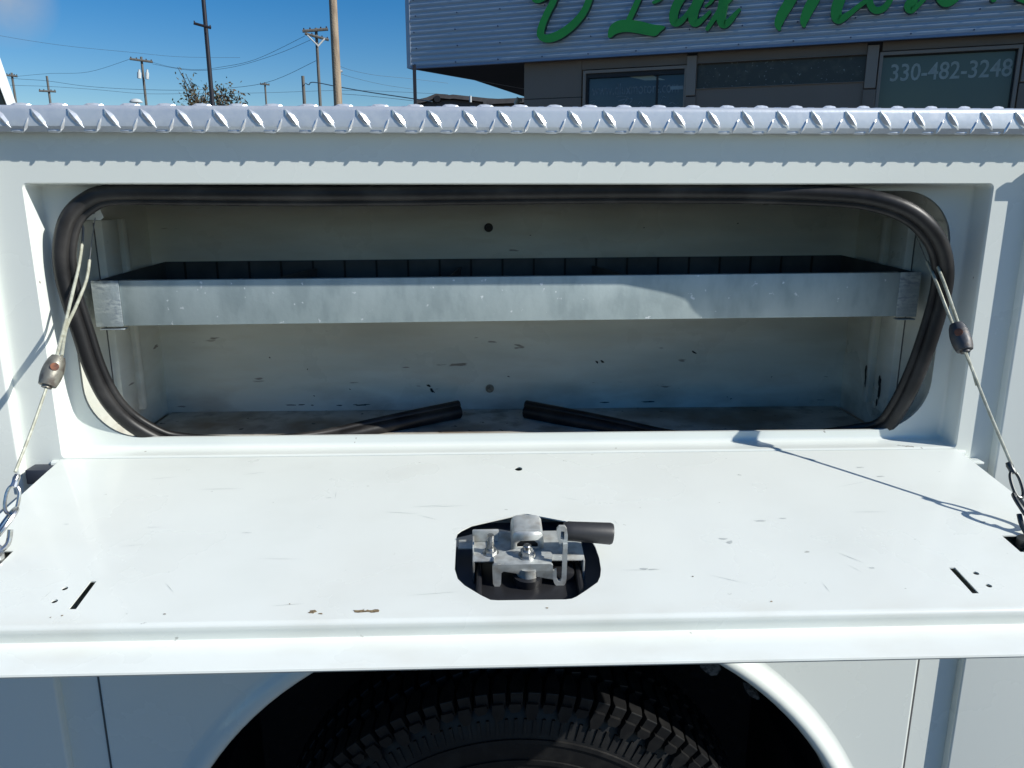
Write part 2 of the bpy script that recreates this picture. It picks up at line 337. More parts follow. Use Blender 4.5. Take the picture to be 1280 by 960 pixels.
# fender flare
pf = [(AR - .001, .045), (AR - .001, -.010), (AR + .001, -.0155), (AR + .005, -.019), (AR + .011, -.020), (AR + .017, -.0185), (AR + .022, -.015), (AR + .026, -.0105), (AR + .031, -.0065), (AR + .037, -.0048), (AR + .041, -.0042)]
fl = MB(); vs = []; n = 72; a0 = math.asin((0.205 - AZ) / AR)
for i in range(n + 1):
    a = a0 + (math.pi - 2 * a0) * i / n
    vs += [(XC + r * math.cos(a), y, AZ + r * math.sin(a)) for r, y in pf]
m_ = len(pf); fl.add(vs, [(i * m_ + j, i * m_ + j + 1, (i + 1) * m_ + j + 1, (i + 1) * m_ + j) for i in range(n) for j in range(m_ - 1)])
fl.build('fender_flare', PAINT2, truck, angle=60)
# wheel well
ww = MB(); pr = [(AR + .02, .010), (AR + .02, .50)]; vs = []
for i in range(41):
    a = math.pi * i / 40; vs += [(XC + r * math.cos(a), y, AZ + r * math.sin(a) - (.34 if i in (0, 40) else 0)) for r, y in pr]
vs += []
ww.add(vs, [(i * 2, i * 2 + 1, i * 2 + 3, i * 2 + 2) for i in range(40)])
ww.box((XC - .6, .495, GZ + .06), (XC + .6, .505, .97)); ww.box((XC - .60, .011, GZ + .06), (XC - .56, .5, .45)); ww.box((XC + .56, .011, GZ + .06), (XC + .60, .5, .45))
ww.build('wheel_well', WELL, truck)
for (x, z, sx, sz, rot) in ((0.352, 0.818, 0.020, 0.012, -.6), (0.425, 0.765, 0.018, 0.005, -.7)):
    mb = MB(); vs = []
    for i in range(12):
        a = 2 * math.pi * i / 12; q = random.uniform(.8, 1.15); u_, v_ = sx * q * math.cos(a), sz * q * math.sin(a)
        vs.append((x + u_ * math.cos(rot) - v_ * math.sin(rot), .030 + random.uniform(-.002, .002), z + u_ * math.sin(rot) + v_ * math.cos(rot)))
    vs += [Vector(v) + Vector((0, .012, 0.004)) for v in vs]
    mb.add(vs, [tuple(range(12))] + [(i, (i + 1) % 12, 12 + (i + 1) % 12, 12 + i) for i in range(12)]); mb.build('mud_patch', MUD, truck, smooth=False)

# side doors left and right of the middle section, proud of the body with rolled edges
def side_door(x0, x1, z0, z1, edge, name='side_door'):
    mb = MB(); t = 0.014; r = 0.0038
    s = 1 if edge == 'L' else -1      # which side shows: L -> left edge at x0
    bm = bmesh.new(); bmesh.ops.create_cube(bm, size=1)
    for v in bm.verts: v.co = Vector(((x0 + x1) / 2 + v.co.x * (x1 - x0), -t / 2 + v.co.y * t, (z0 + z1) / 2 + v.co.z * (z1 - z0)))
    ed = [e for e in bm.edges if all(v.co.y < -t * .9 for v in e.verts)] + [e for e in bm.edges if abs(e.verts[0].co.y - e.verts[1].co.y) > t * .5]
    bmesh.ops.bevel(bm, geom=ed, offset=r, segments=5, affect='EDGES', profile=0.5)
    bm.verts.ensure_lookup_table(); bm.verts.index_update()
    mb.add([v.co.copy() for v in bm.verts], [[v.index for v in f.verts] for f in bm.faces]); bm.free()
    return mb.build(name, PAINT2, truck, angle=40)
side_door(-1.35, -0.6425, 0.28, 1.60, 'R'); dR = side_door(0.7335, 1.42, 0.28, 1.586, 'L')
hm = MB(); hm.box((0.7320, -0.0210, 1.5720), (1.42, -0.0145, 1.5885), 0.002); hm.build('drip_edge', PAINT2, truck)
# white bracket at the right; left block is hinge-pin shade in solid navy
hb = MB(); hb.box((0.684, -0.020, 1.1705), (0.7130, -0.0005, 1.1738), 0.0006); hb.box((0.690, -0.014, 1.158), (0.708, -0.0005, 1.1703), 0.001)
hb.build('hinge_end', PAINT, truck)
hb = MB(); hb.box((-0.630, -0.026, 1.160), (-0.600, -0.0005, 1.181), 0.002); hb.build('hinge_end', mat('navy_hinge_shade', (.03, .035, .05), .5), truck)

# ---- diamond-plate cap on the top rail
cap = MB(); yc = -0.0235
pr = [(0.30, 1.6538), (-0.0145, 1.6538)]
for i in range(1, 9):
    a = R(90 * i / 8); pr.append((yc + .0085 - .0075 * math.sin(a), 1.6463 + .0075 * math.cos(a)))
pr += [(yc + .0002, 1.640), (yc - .0002, 1.632), (yc, 1.6285), (yc + .0022, 1.6255), (yc + .004, 1.6225), (yc + .0075, 1.6222), (yc + .0072, 1.626), (-.0165, 1.640), (0.30, 1.6500)]
cap.prof(pr, lambda t, a, b: (t, a, b), -1.55, 1.60, closed=True, caps=True)
capo = cap.build('tread_plate_cap', ALU, truck, angle=30)
def lug_mesh(L, W, H):
    v = [(-L / 2, 0, -.0004), (-L * .22, -W / 2, -.0004), (L * .05, -W / 2, -.0004), (L / 2, 0, -.0004), (L * .22, W / 2, -.0004), (-L * .05, W / 2, -.0004), (-L * .30, 0, H * .8), (0, 0, H), (L * .30, 0, H * .8)]
    f = [(0, 1, 6), (1, 2, 7, 6), (2, 8, 7), (2, 3, 8), (3, 4, 8), (4, 5, 7, 8), (5, 6, 7), (5, 0, 6)]
    me = bpy.data.meshes.new('lug'); me.from_pydata(v, [], f); me.materials.append(LUGM)
    bm = bmesh.new(); bm.from_mesh(me); bmesh.ops.recalc_face_normals(bm, faces=bm.faces)
    bmesh.ops.bevel(bm, geom=bm.edges[:], offset=.0003, segments=1, affect='EDGES'); bm.to_mesh(me); bm.free()
    return me
LA, LB, LC = lug_mesh(.0305, .0098, .0030), lug_mesh(.0200, .0052, .0017), lug_mesh(.0270, .0095, .0034)
def place_lug(me, x, y, z, xa, na):
    o = bpy.data.objects.new('lug', me); COL.objects.link(o); o.parent = capo
    xa = Vector(xa).normalized(); na = (Vector(na) - xa * xa.dot(Vector(na))).normalized(); ya = na.cross(xa)
    mm = Matrix((xa, ya, na)).transposed().to_4x4(); mm.translation = Vector((x, y, z)) - WL[capo]
    o.matrix_local = mm
PIT = 0.04415
k0 = -0.5465
for i in range(-14, 40):
    x = k0 + i * PIT + random.uniform(-.0004, .0004)
    place_lug(LA, x, -0.0233, 1.6380, (0.60, .0, -0.80), (0, -1, 0.10))
    place_lug(LB, x - 0.0165, -0.0236, 1.6305, (0.42, 0, 0.90), (0, -1, 0.0))
    place_lug(LC, x + 0.0195, -0.0118, 1.6537, (0.93, 0.37, 0), (0, -.25, 1))
    if -14 < i < 39: place_lug(LC, x + 0.001, 0.012, 1.6538, (-0.6, 0.8, 0), (0, 0, 1))
# bumps on the lower hem
hm = MB()
for i in range(-14, 40):
    x = k0 + i * PIT - 0.0275 - 0.0015
    hm.tube([(x - .012, -.0180, 1.6245), (x - .007, -.0185, 1.6236), (x + .005, -.0185, 1.6234), (x + .011, -.0180, 1.6245)], [.0006, .0024, .0026, .0006], 10)
hm.build('hem_bump', ALU, capo, kind='stuff')

# ---- compartment interior
IX0, IX1, IY0, IY1, IZ0, IZ1 = -0.5745, 0.6600, 0.046, 0.345, 1.157, 1.575
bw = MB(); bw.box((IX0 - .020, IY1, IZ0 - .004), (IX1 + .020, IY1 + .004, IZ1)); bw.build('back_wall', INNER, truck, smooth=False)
fl_ = MB(); fl_.box((IX0, IY0 - .002, IZ0 - .003), (IX1, IY1 - .001, IZ0)); fl_.build('compartment_floor', FLOORP, truck, smooth=False)
cl = MB(); cl.box((IX0, IY0 - .002, IZ1), (IX1, IY1 - .001, IZ1 + .003)); cl.build('compartment_ceiling', mat('darkened_ceiling', (.10, .10, .095), .6, noise=(6, (.07, .07, .065), .4, .65)), truck, smooth=False)  # ceiling colour darkened to cut light bounced onto the upper wall
for sx, x in ((1, IX0), (-1, IX1)):
    sw = MB(); sw.box((min(x - sx * .010, x - sx * .014), IY0, IZ0 - .003), (max(x - sx * .010, x - sx * .014), IY1, IZ1))
    # profiled wall: flat, raised rib with a groove, narrow second rib
    P = [(IY0 - .002, 0), (.150, 0), (.1515, .002), (.153, 0.0), (.155, .0), (.158, .008), (.162, .0095), (.205, .0095), (.210, .007), (.213, -.006), (.226, -.006), (.229, .006), (.233, .008), (.243, .008), (.248, .004), (.250, -.002), (IY1, -.002)]
    sw.prof(P, lambda t, a, b, x=x, sx=sx: (x + sx * (b - .006), a, t), 1.195, 1.508)
    sw.prof([(IY0 - .002, 0), (IY1, 0)], lambda t, a, b, x=x, sx=sx: (x + sx * (-.0085), a, t), IZ0, 1.195)
    sw.prof([(IY0 - .002, 0), (IY1, 0)], lambda t, a, b, x=x, sx=sx: (x + sx * (-.0085), a, t), 1.508, IZ1)
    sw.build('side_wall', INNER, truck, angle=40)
    ln = MB(); ln.box((x + sx * -.0062, .1475, 1.200), (x + sx * -.0052, .1500, 1.505)); ln.build('wall_seam', SEAM, truck, smooth=False)
for z, c in ((1.4885, BLACK), (1.1965, CLAMPM)):
    bo = MB(); X = 0.0075; y = IY1
    bo.tube([(X, y, z), (X, y - .002, z)], .0078, 20); bo.tube([(X, y - .002, z), (X, y - .007, z)], .0048, 6)
    bo.build('wall_bolt', c, truck)
# paint chips on the right wall and the back wall (flat marks where the paint has come off)
def blotch(mb, fn, cx, cy, sx, sy, n=11, rot=0):
    P = []
    for i in range(n):
        a = 2 * math.pi * i / n; q = random.uniform(.55, 1.25); u_, v_ = sx * q * math.cos(a), sy * q * math.sin(a)
        P.append(fn(cx + u_ * math.cos(rot) - v_ * math.sin(rot), cy + u_ * math.sin(rot) + v_ * math.cos(rot)))
    c = Vector((0, 0, 0))
    for p in P: c += Vector(p)
    c /= n; mb.add([c] + P, [(0, 1 + i, 1 + (i + 1) % n) for i in range(n)])
ch = MB()
fx = lambda a, b: (IX1 - .0043, a, b)
for cy, cz, a, b in ((.186, 1.245, .006, .010), (.184, 1.225, .004, .016), (.188, 1.206, .005, .010)):
    blotch(ch, fx, cy, cz, a, b)
fx2 = lambda a, b: (IX1 - .003, a, b)
for cy, cz, a, b in ((.238, 1.250, .0035, .014), (.236, 1.232, .003, .012)): blotch(ch, fx2, cy, cz, a, b)
fb = lambda a, b: (a, IY1 - .0008, b)
for i in range(13):
    x = random.uniform(-.45, .58); z = random.choice([random.uniform(1.165, 1.30), random.uniform(1.17, 1.24), random.uniform(1.44, 1.55)])
    blotch(ch, fb, x, z, random.uniform(.001, .003), random.uniform(.0006, .0012), 8, random.uniform(-.6, .6))
for x in (-.27, -.24, -.23, -.22, -.36, -.34, -.32, .30, .305, .22): blotch(ch, fb, x, 1.1668 + random.uniform(0, .002), random.uniform(.004, .012), .0012, 9)
for x, z in ((-.105, 1.203), (-.10, 1.196), (-.098, 1.192), (.205, 1.245), (.215, 1.246), (.385, 1.262)): blotch(ch, fb, x, z, .0045, .0022, 9, -.6)
ch.build('chipped_paint', CHIP, truck, smooth=False, kind='stuff')

# ---- galvanised parts tray on its brackets
def TR(v):  # slight tilt of the tray: right end a little high, back a little high
    v = Vector(v); return Vector((v.x, v.y, v.z + (v.x + .56) * 0.0068 + (v.y - .083) * 0.022))
tx0, tx1, ty0, ty1, tz0, tz1 = -0.5615, 0.6440, 0.083, 0.335, 1.3610, 1.4260
tr = MB(); 
tr.box((tx0 + .038, ty0, tz0), (tx1 - .030, ty0 + .0018, tz1), 0.0005, T=TR)
tr.box((tx0 + .038, ty0 + .0018, tz1 - .0018), (tx1 - .03, ty0 + .010, tz1), 0.0004, T=TR)
tr.box((tx0 + .038, ty0 + .0018, tz0), (tx1 - .03, ty0 + .012, tz0 + .0016), 0, T=TR)
tray = tr.build('parts_tray', GALV, truck)
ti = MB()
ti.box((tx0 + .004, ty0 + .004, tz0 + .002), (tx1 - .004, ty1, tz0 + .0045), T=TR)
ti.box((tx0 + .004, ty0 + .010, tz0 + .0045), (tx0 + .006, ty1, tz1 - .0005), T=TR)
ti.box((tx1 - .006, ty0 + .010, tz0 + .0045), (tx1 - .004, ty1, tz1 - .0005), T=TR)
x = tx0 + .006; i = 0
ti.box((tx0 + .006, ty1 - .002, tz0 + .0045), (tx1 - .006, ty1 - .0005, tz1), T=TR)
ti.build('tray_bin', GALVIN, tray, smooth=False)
st = MB(); x = tx0 + 0.040
while x < tx1 - .03:
    st.box((x - .0018, ty1 - .0034, tz0 + .008), (x + .0018, ty1 - .0022, tz1 - .0005), T=TR)
    st.box((x - .0018, ty0 + .0100, tz0 + .008), (x + .0018, ty0 + .0108, tz1 - .002), T=TR); x += .0553
st.build('divider_slot', CHIP, tray, smooth=False, kind='stuff')
for xd, sk in ((-0.325, .03), (-0.055, .012), (0.22, -.03)):
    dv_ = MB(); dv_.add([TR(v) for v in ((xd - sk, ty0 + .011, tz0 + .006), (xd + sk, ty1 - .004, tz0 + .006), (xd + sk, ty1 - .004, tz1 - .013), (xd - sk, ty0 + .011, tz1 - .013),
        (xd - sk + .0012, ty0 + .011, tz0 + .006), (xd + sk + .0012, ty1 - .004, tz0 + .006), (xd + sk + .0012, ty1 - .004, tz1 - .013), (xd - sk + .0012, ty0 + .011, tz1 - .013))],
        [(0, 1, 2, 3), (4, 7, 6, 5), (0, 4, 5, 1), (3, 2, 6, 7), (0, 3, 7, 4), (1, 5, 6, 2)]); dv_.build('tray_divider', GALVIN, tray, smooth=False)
for a, b, s in ((tx0, tx0 + .0385, 1), (tx1 - .0310, tx1, -1)):
    c_ = MB(); c_.box((a, ty0 - .0024, tz0 - .0008), (b, ty0 - .0006, tz1 + .0006), .0005, T=TR)
    e_ = a if s > 0 else b
    c_.box((min(e_, e_ + s * .0018), ty0 - .0006, tz0 - .0008), (max(e_, e_ + s * .0018), ty0 + .2, tz1 - .001), .0003, T=TR)
    c_.box((a + .004, ty0 - .0008, tz0 - .0060), (b, ty0 + .012, tz0 - .0042), .0003, T=TR)
    c_.build('tray_end_clip', GALVD, tray)

# ---- rubber door seal
def seal_pts(side):
    if side == 'L': return [(-0.049, 0.29, 1.1719), (-0.1203, 0.24, 1.171), (-0.1969, 0.2, 1.1655), (-0.2697, 0.165, 1.1594), (-0.3471, 0.12, 1.1657), (-0.4145, 0.085, 1.1781)] + [(-0.462, .066, 1.190)]
    return [(0.0726, 0.29, 1.1707), (0.1422, 0.24, 1.1697), (0.2193, 0.2, 1.1638), (0.2934, 0.165, 1.1558), (0.3733, 0.12, 1.1574), (0.4686, 0.085, 1.1718)] + [(0.560, .066, 1.190)]
Y0 = .0310
def to_y(x, z, y):   # the seal has come away from its flange in places: same outline, other depth
    P = Vector((x, .045, z)); return CAM + (P - CAM) * ((y - CAM.y) / (P.y - CAM.y))
dR = [.010, .001, -.004, -.004, .003, .012, .018, .022, .028, .040, .054]
dL = [.028, .026, .024, .022, .022, .022, .024, .027, .033, .044, .056]
dT = [.018, .024, .028, .029, .030, .030, .030, .030, .029]
path = seal_pts('R') + [to_y(x, z, d) for (x, z), d in zip(sealR[::-1], dR[::-1])] + [to_y(x, z, d) for (x, z), d in zip(top, dT)] + [to_y(x, z, d) for (x, z), d in zip(sealL, dL)] + seal_pts('L')[::-1]
path = catmull(path, 7)
cxy = Vector((XC, 0, 1.375))
def offset(path, d_in, dy):
    o_ = []
    for i, p in enumerate(path):
        a = path[max(i - 1, 0)]; b = path[min(i + 1, len(path) - 1)]; t = (b - a); t.y = 0; t.normalize()
        nrm = Vector((-t.z, 0, t.x))
        if i < 8 or True: pass
        o_.append(p + nrm * d_in + Vector((0, dy, 0)))
    return o_
test = offset(path, .01, 0); mid = len(path) // 2
sg = 1 if (test[mid] - cxy).length < (path[mid] - cxy).length else -1
se = MB(); nP = len(path); rA = [.0106 + .0026 * max(0, 1 - min(i, nP - 1 - i) / 26) for i in range(nP)]; rB = [.0058 + .0020 * max(0, 1 - min(i, nP - 1 - i) / 26) for i in range(nP)]
se.tube(offset(path, -sg * .0030, -.001), rA, 14, ref=(0, 1, 0)); se.tube(offset(path, sg * .0085, .004), rB, 10, ref=(0, 1, 0))
leak_web = []  # hidden ribbon behind the seal, added to stop a light leak
for p in path: leak_web += [p, CAM + (p - CAM) * ((max(p.y, .0465) - CAM.y) / (p.y - CAM.y))]
k0_, k1_ = 49, nP - 49
se.add(leak_web[2 * k0_:2 * k1_], [(2 * i, 2 * i + 1, 2 * i + 3, 2 * i + 2) for i in range(k1_ - k0_ - 1)])
se.build('door_seal', RUB, truck, angle=60)

# ---- the fold-down door, hanging a little past level on its two cables
TH = math.atan(0.13); DV = Vector((0, -math.cos(TH), -math.sin(TH))); DN = Vector((0, -math.sin(TH), math.cos(TH))); DO = Vector((0, 0, 1.188))
def D(u, v, w_=0.0): return DO + Vector((u, 0, 0)) + DV * v + DN * w_
door = MB()
latch_hole = [(-0.0355, 0.2146), (-0.0345, .2075), (-0.030, 0.2010), (-0.0179, 0.1902), (0.0404, 0.1668), (.0455, .1655), (0.0504, 0.1662), (0.1020, 0.1870), (.1096, .1905), (.114, .197), (.118, .212), (0.1234, 0.2400), (.1248, .262), (0.1237, 0.2837), (.121, .297), (0.1169, 0.3071), (0.1031, 0.3208), (.092, .331), (0.0864, 0.3345), (.08, .3355), (0.0108, 0.3350), (.003, .334), (-0.0069, 0.3259), (-0.024, 0.3088), (-.0315, .297), (-0.0352, 0.2792)]
def circ(cx, cy, r, n=12, e=1.0): return [(cx + r * math.cos(2 * math.pi * i / n), cy + r * e * math.sin(2 * math.pi * i / n)) for i in range(n)]
holes = [latch_hole, [(-0.4190, .2900), (-.4125, .2900), (-.4115, .3370), (-.4190, .3370)], [(0.5050, .2915), (.5120, .2915), (.5110, .3375), (.5040, .3375)],
         circ(-.4396, .3022, .0032), circ(-.4394, .3235, .0032), circ(.5288, .3026, .0032), circ(.5292, .3249, .0032), circ(.0440, .0470, .0052, 14, 1.1),
         [(-.5500, .2300), (-.5315, .2300), (-.5315, .2640), (-.5500, .2640)], [(.6035, .2300), (.6220, .2300), (.6220, .2640), (.6035, .2640)]]
uL, uR = -0.5925, 0.6815
door.plate([(uL, 0.002), (uR, 0.002), (uR, .360), (uL, .360)], holes, lambda a, b, d: D(a, b, -d * .0016), 1)
pr = [(.360, 0), (.3625, -.0004), (.3645, -.0016), (.3655, -.0036), (.3650, -.008), (.3618, -.0180), (.3622, -.0200), (.3645, -.0213), (.3690, -.0217), (.4010, -.0225), (.4030, -.0232), (.4038, -.0250), (.4030, -.0270), (.4010, -.0285), (.01, -.0300), (0.004, -.028), (.002, -.0005)]
door.prof(pr, lambda t, a, b: D(t, a, b), uL, uR)
for u in (uL, uR): door.add([D(u, a, b) for a, b in pr] + [D(u, .002, 0)], [tuple(range(len(pr)))])
# front flange runs on past the pan at both ends
DOORO = door.build('compartment_door', DOORP, truck, angle=40)
pin = MB(); pin.tube([D(uL - .012, .003, -.006), D(uR + .012, .003, -.006)], .0045, 10); pin.build('hinge_pin', PAINT, DOORO)
cb = MB()
fdn = lambda a, b: D(a, b, .0003)
for u, v, a, b in ((-.1745, .3485, .0038, .0030), (-.166, .3515, .0026, .0014), (.06, .349, .0015, .001), (-.128, .3490, .0085, .0024), (-.112, .3492, .0050, .0026), (-.1195, .3485, .005, .0018), (-.42, .347, .0015, .001), (-.32, .3475, .0015, .001), (.29, .345, .0015, .001),
                   (-.43, .3495, .0010, .0008), (-.20, .335, .0008, .0008), (.22, .300, .0012, .0008)): blotch(cb, fdn, u, v, a, b)
cb.build('paint_chip', CHIPB, DOORO, smooth=False, kind='stuff')
cb = MB()
for u, v, a, b in ((.33, .19, .008, .0014), (.36, .185, .006, .001), (.28, .235, .004, .003), (.275, .228, .006, .0018), (.515, .055, .006, .0012), (.53, .082, .007, .0012), (.17, .285, .005, .0016), (.18, .286, .007, .0012),
                   (-.50, .175, .004, .0006), (-.2, .12, .004, .0006), (.6, .20, .004, .0015), (-.28, .2, .006, .0006), (.42, .29, .003, .001)): blotch(cb, fdn, u, v, a * 1.0, b)
for _ in range(26):
    u = random.uniform(-.5, .6); v = random.uniform(.03, .34); a_ = random.choice([random.gauss(0, .25), random.gauss(1.2, .4)]); l_ = random.uniform(.008, .035); w_ = random.uniform(.00018, .0004)
    if -.05 < u < .14 and v > .14: continue
    d1 = (math.cos(a_) * l_, math.sin(a_) * l_ * .7); n1 = (-math.sin(a_) * w_, math.cos(a_) * w_)
    cb.add([D(u - d1[0], v - d1[1], .00025), D(u - n1[0], v - n1[1], .00025), D(u + d1[0], v + d1[1], .00025), D(u + n1[0], v + n1[1], .00025)], [(0, 1, 2, 3)])
cb.build('scuff_mark', mat('grey_scuff', (.48, .51, .49), .5), DOORO, smooth=False, kind='stuff')

# navy liner that paints in the shade inside the hollow door
b_ = MB(); b_.box((-.06, .14, -.0283), (.15, .352, -.0278), T=lambda p: D(p.x, p.y, p.z)); b_.box((-.06, .356, -.0278), (.15, .3572, -.004), T=lambda p: D(p.x, p.y, p.z)); b_.build('cavity_shade_liner', mat('navy_cavity_shade', (.06, .075, .10), .5), DOORO, smooth=False)
# ---- latch in the door's cut-out
def latch(mb, name, m, **k): return mb.build(name, m, DOORO, **k)
def Dl(p): return D(p.x, p.y, p.z)
# base bracket: plate with turned-down front legs
b_ = MB(); b_.box((-.0160, .2060, -.0010), (.1080, .2660, .0010), .0006, T=Dl)
b_.box((-.0162, .2655, -.0260), (-.0140, .2680, .0008), .0005, T=Dl); b_.box((.1060, .2100, -.0240), (.1082, .2680, .0008), .0005, T=Dl); b_.box((-.0162, .2100, -.0260), (-.0140, .2680, .0008), .0005, T=Dl)
b_.box((-.0330, .2120, -.0075), (-.0160, .2300, -.0058), .0004, T=Dl)  # small strip standing in for a sunlit patch in the hole
latch(b_, 'latch_bracket', ZINC)
# upright block at the left
b_ = MB(); b_.box((-.0165, .2250, .0012), (.0135, .2285, .0165), .0012, T=Dl); b_.box((-.0165, .2286, .0012), (-.0145, .2540, .0100), .0008, T=Dl); latch(b_, 'latch_tab', ZINC)
# hood over the rotor
b_ = MB(); pr = [(0.0272, -.001), (.0272, .018), (.0282, .0245), (.0305, .0280), (.0345, .0295), (.0555, .0295), (.0597, .0280), (.0622, .0245), (.0633, .018), (.0633, -.001)]
po = pr + [(a + (.0022 if a < .045 else -.0022), b - (0 if b < .01 else .0022)) for a, b in pr[::-1]]
nA = len(pr); vv = [D(a, .2180, b) for a, b in pr] + [D(a, .2480, b * .93) for a, b in pr]
b_.add(vv, [(i, i + 1, nA + i + 1, nA + i) for i in range(nA - 1)] + [tuple(range(nA))])
# front face of the hood with the small window
b_.plate([(a, b * .93) for a, b in pr], [[(.0335, .0075), (.0570, .0075), (.0570, .0120), (.0530, .0155), (.0375, .0155), (.0335, .0120)]], lambda a, b, d: D(a, .2482 + d * .0018, b), 1)
latch(b_, 'latch_hood', ZINC, fix=True, angle=24)
b_ = MB(); b_.box((.0300, .2200, .0010), (.0600, .2465, .0180), T=Dl); latch(b_, 'latch_rotor', BLACK)
# front hook plate: flat top then two drop legs
b_ = MB()
b_.plate([(.0160, .2560), (.0300, .2500), (.0620, .2500), (.0700, .2530), (.0730, .2640), (.0700, .2765), (.0080, .2765), (.0070, .2720), (.0090, .2620)], [], lambda a, b, d: D(a, b, .0050 - d * .0022), 1)
hk = [(.0075, .0170), (.0740, .0170), (.0775, .0140), (.0780, -.0080), (.0795, -.0140), (.0830, -.0170), (.0870, -.0150), (.0885, -.0100), (.0885, .0300), (.0860, .0320), (.0840, .0300), (.0845, -.0090), (.0830, -.0130), (.0810, -.0090), (.0800, .0000), (.0740, .0080), (.0160, .0080), (.0135, .0050), (.0125, -.0110), (.0105, -.0145), (.0075, -.0140), (.0060, -.0100), (.0055, .0100), (.0060, .0150)]
hk = [(.0075, .0052), (.0690, .0052), (.0715, .0030), (.0722, -.0150), (.0735, -.0200), (.0765, -.0245), (.0800, -.0255), (.0840, -.0240), (.0862, -.0200), (.0869, -.0150), (.0869, .0300), (.0820, .0300), (.0815, -.0145), (.0800, -.0175), (.0778, -.0175), (.0762, -.0140), (.0755, -.0020), (.0735, -.0036), (.0175, -.0036), (.0155, -.0060), (.0150, -.0200), (.0128, -.0245), (.0085, -.0240), (.0062, -.0190), (.0056, .0010), (.0060, .0040)]
b_.plate(hk, [], lambda a, b, d: D(a, .2765 + d * .0035, b), 1)
latch(b_, 'hook_plate', ZINC, angle=45)
# release lever: upright strap joining the grip
b_ = MB(); b_.plate([(.0800, .0240), (.0869, .0240), (.0872, .0380), (.0860, .0460), (.0835, .0495), (.0775, .0495), (.0752, .0460), (.0752, .0400), (.0765, .0330)], [[(.0795, .0330), (.0835, .0330), (.0835, .0430), (.0795, .0440)]], lambda a, b, d: D(a, .2725 + d * .0035, b), 1)
b_.box((.0790, .2500, .0240), (.0850, .2730, .0275), .0008, T=Dl)
latch(b_, 'release_lever', ZINC, angle=45)
b_ = MB(); b_.tube([D(.0850, .2550, .0310), D(.0900, .2550, .0307), D(.0950, .2550, .0303), D(.1365, .2550, .0265), D(.1390, .2550, .0262)], [.0095, .0108, .0108, .0122, .0112], 24, ref=(0, 0, 1))
latch(b_, 'lever_grip', GRIP, angle=50)
# studs, nut and washer
b_ = MB(); b_.tube([D(.0040, .2500, .001), D(.0040, .2500, .0240)], .0036, 10)
for k in range(9): b_.tube([D(.0040, .2500, .006 + k * .002), D(.0040, .2500, .0068 + k * .002)], .0040, 10)
b_.tube([D(.0040, .2500, .001), D(.0040, .2500, .0055)], .0070, 6); b_.tube([D(.0040, .2500, .0008), D(.0040, .2500, .0016)], .0095, 16); latch(b_, 'latch_stud', CHROME)
b_ = MB(); b_.tube([D(.0440, .2640, .0050), D(.0440, .2640, .0064)], .0095, 20); b_.tube([D(.0440, .2640, .0064), D(.0440, .2640, .0130)], .0075, 6); b_.tube([D(.0440, .2640, .0130), D(.0440, .2640, .0185), D(.0440, .2640, .0195)], [.0046, .0046, .0036], 12); latch(b_, 'latch_nut', CHROME)
b_ = MB(); b_.tube([D(.0450, .2700, -.0020), D(.0450, .2700, -.0130)], .0130, 24); latch(b_, 'pivot_collar', ZINC)
b_ = MB(); b_.tube([D(.0450, .2720, -.0125), D(.0450, .2720, -.0240)], [.0170, .0155], 28); b_.box((-.0120, .2300, -.0290), (.1040, .3250, -.0230), .004, T=Dl)
b_.box((-.0120, .3140, -.0290), (.1040, .3260, -.0140), .004, T=Dl); b_.box((.0700, .2400, -.0290), (.0980, .2740, -.0110), .006, T=Dl); b_.box((-.0125, .2300, -.0290), (-.0060, .3250, -.0120), .003, T=Dl); b_.box((.0980, .2300, -.0290), (.1045, .3250, -.0120), .003, T=Dl)
latch(b_, 'latch_housing', PADDLE)
b_ = MB(); b_.tube([D(.0500, .350, -.0290), D(.0500, .350, -.0500)], .0035, 8); b_.tube([D(.0500, .350, -.0420), D(.0500, .350, -.0470)], .0062, 6); latch(b_, 'under_bolt', CHROME)

# ---- support cables with clamp, hook and link
def cable(side, label):
    s = -1 if side == 'L' else 1
    if side == 'L':
        low = Vector((-0.526, -0.196, 1.203)); clp = Vector((-0.5255, -.1100, 1.3390)); cl_lo = Vector((-0.5335, -.1200, 1.3200)); cl_hi = Vector((-.5195, -.100, 1.3560))
        t1 = far(107, 268, 1) ; T = Vector((-0.545, .058, 1.5220))
    else:
        T = Vector((0.612, .058, 1.5050))
    return T
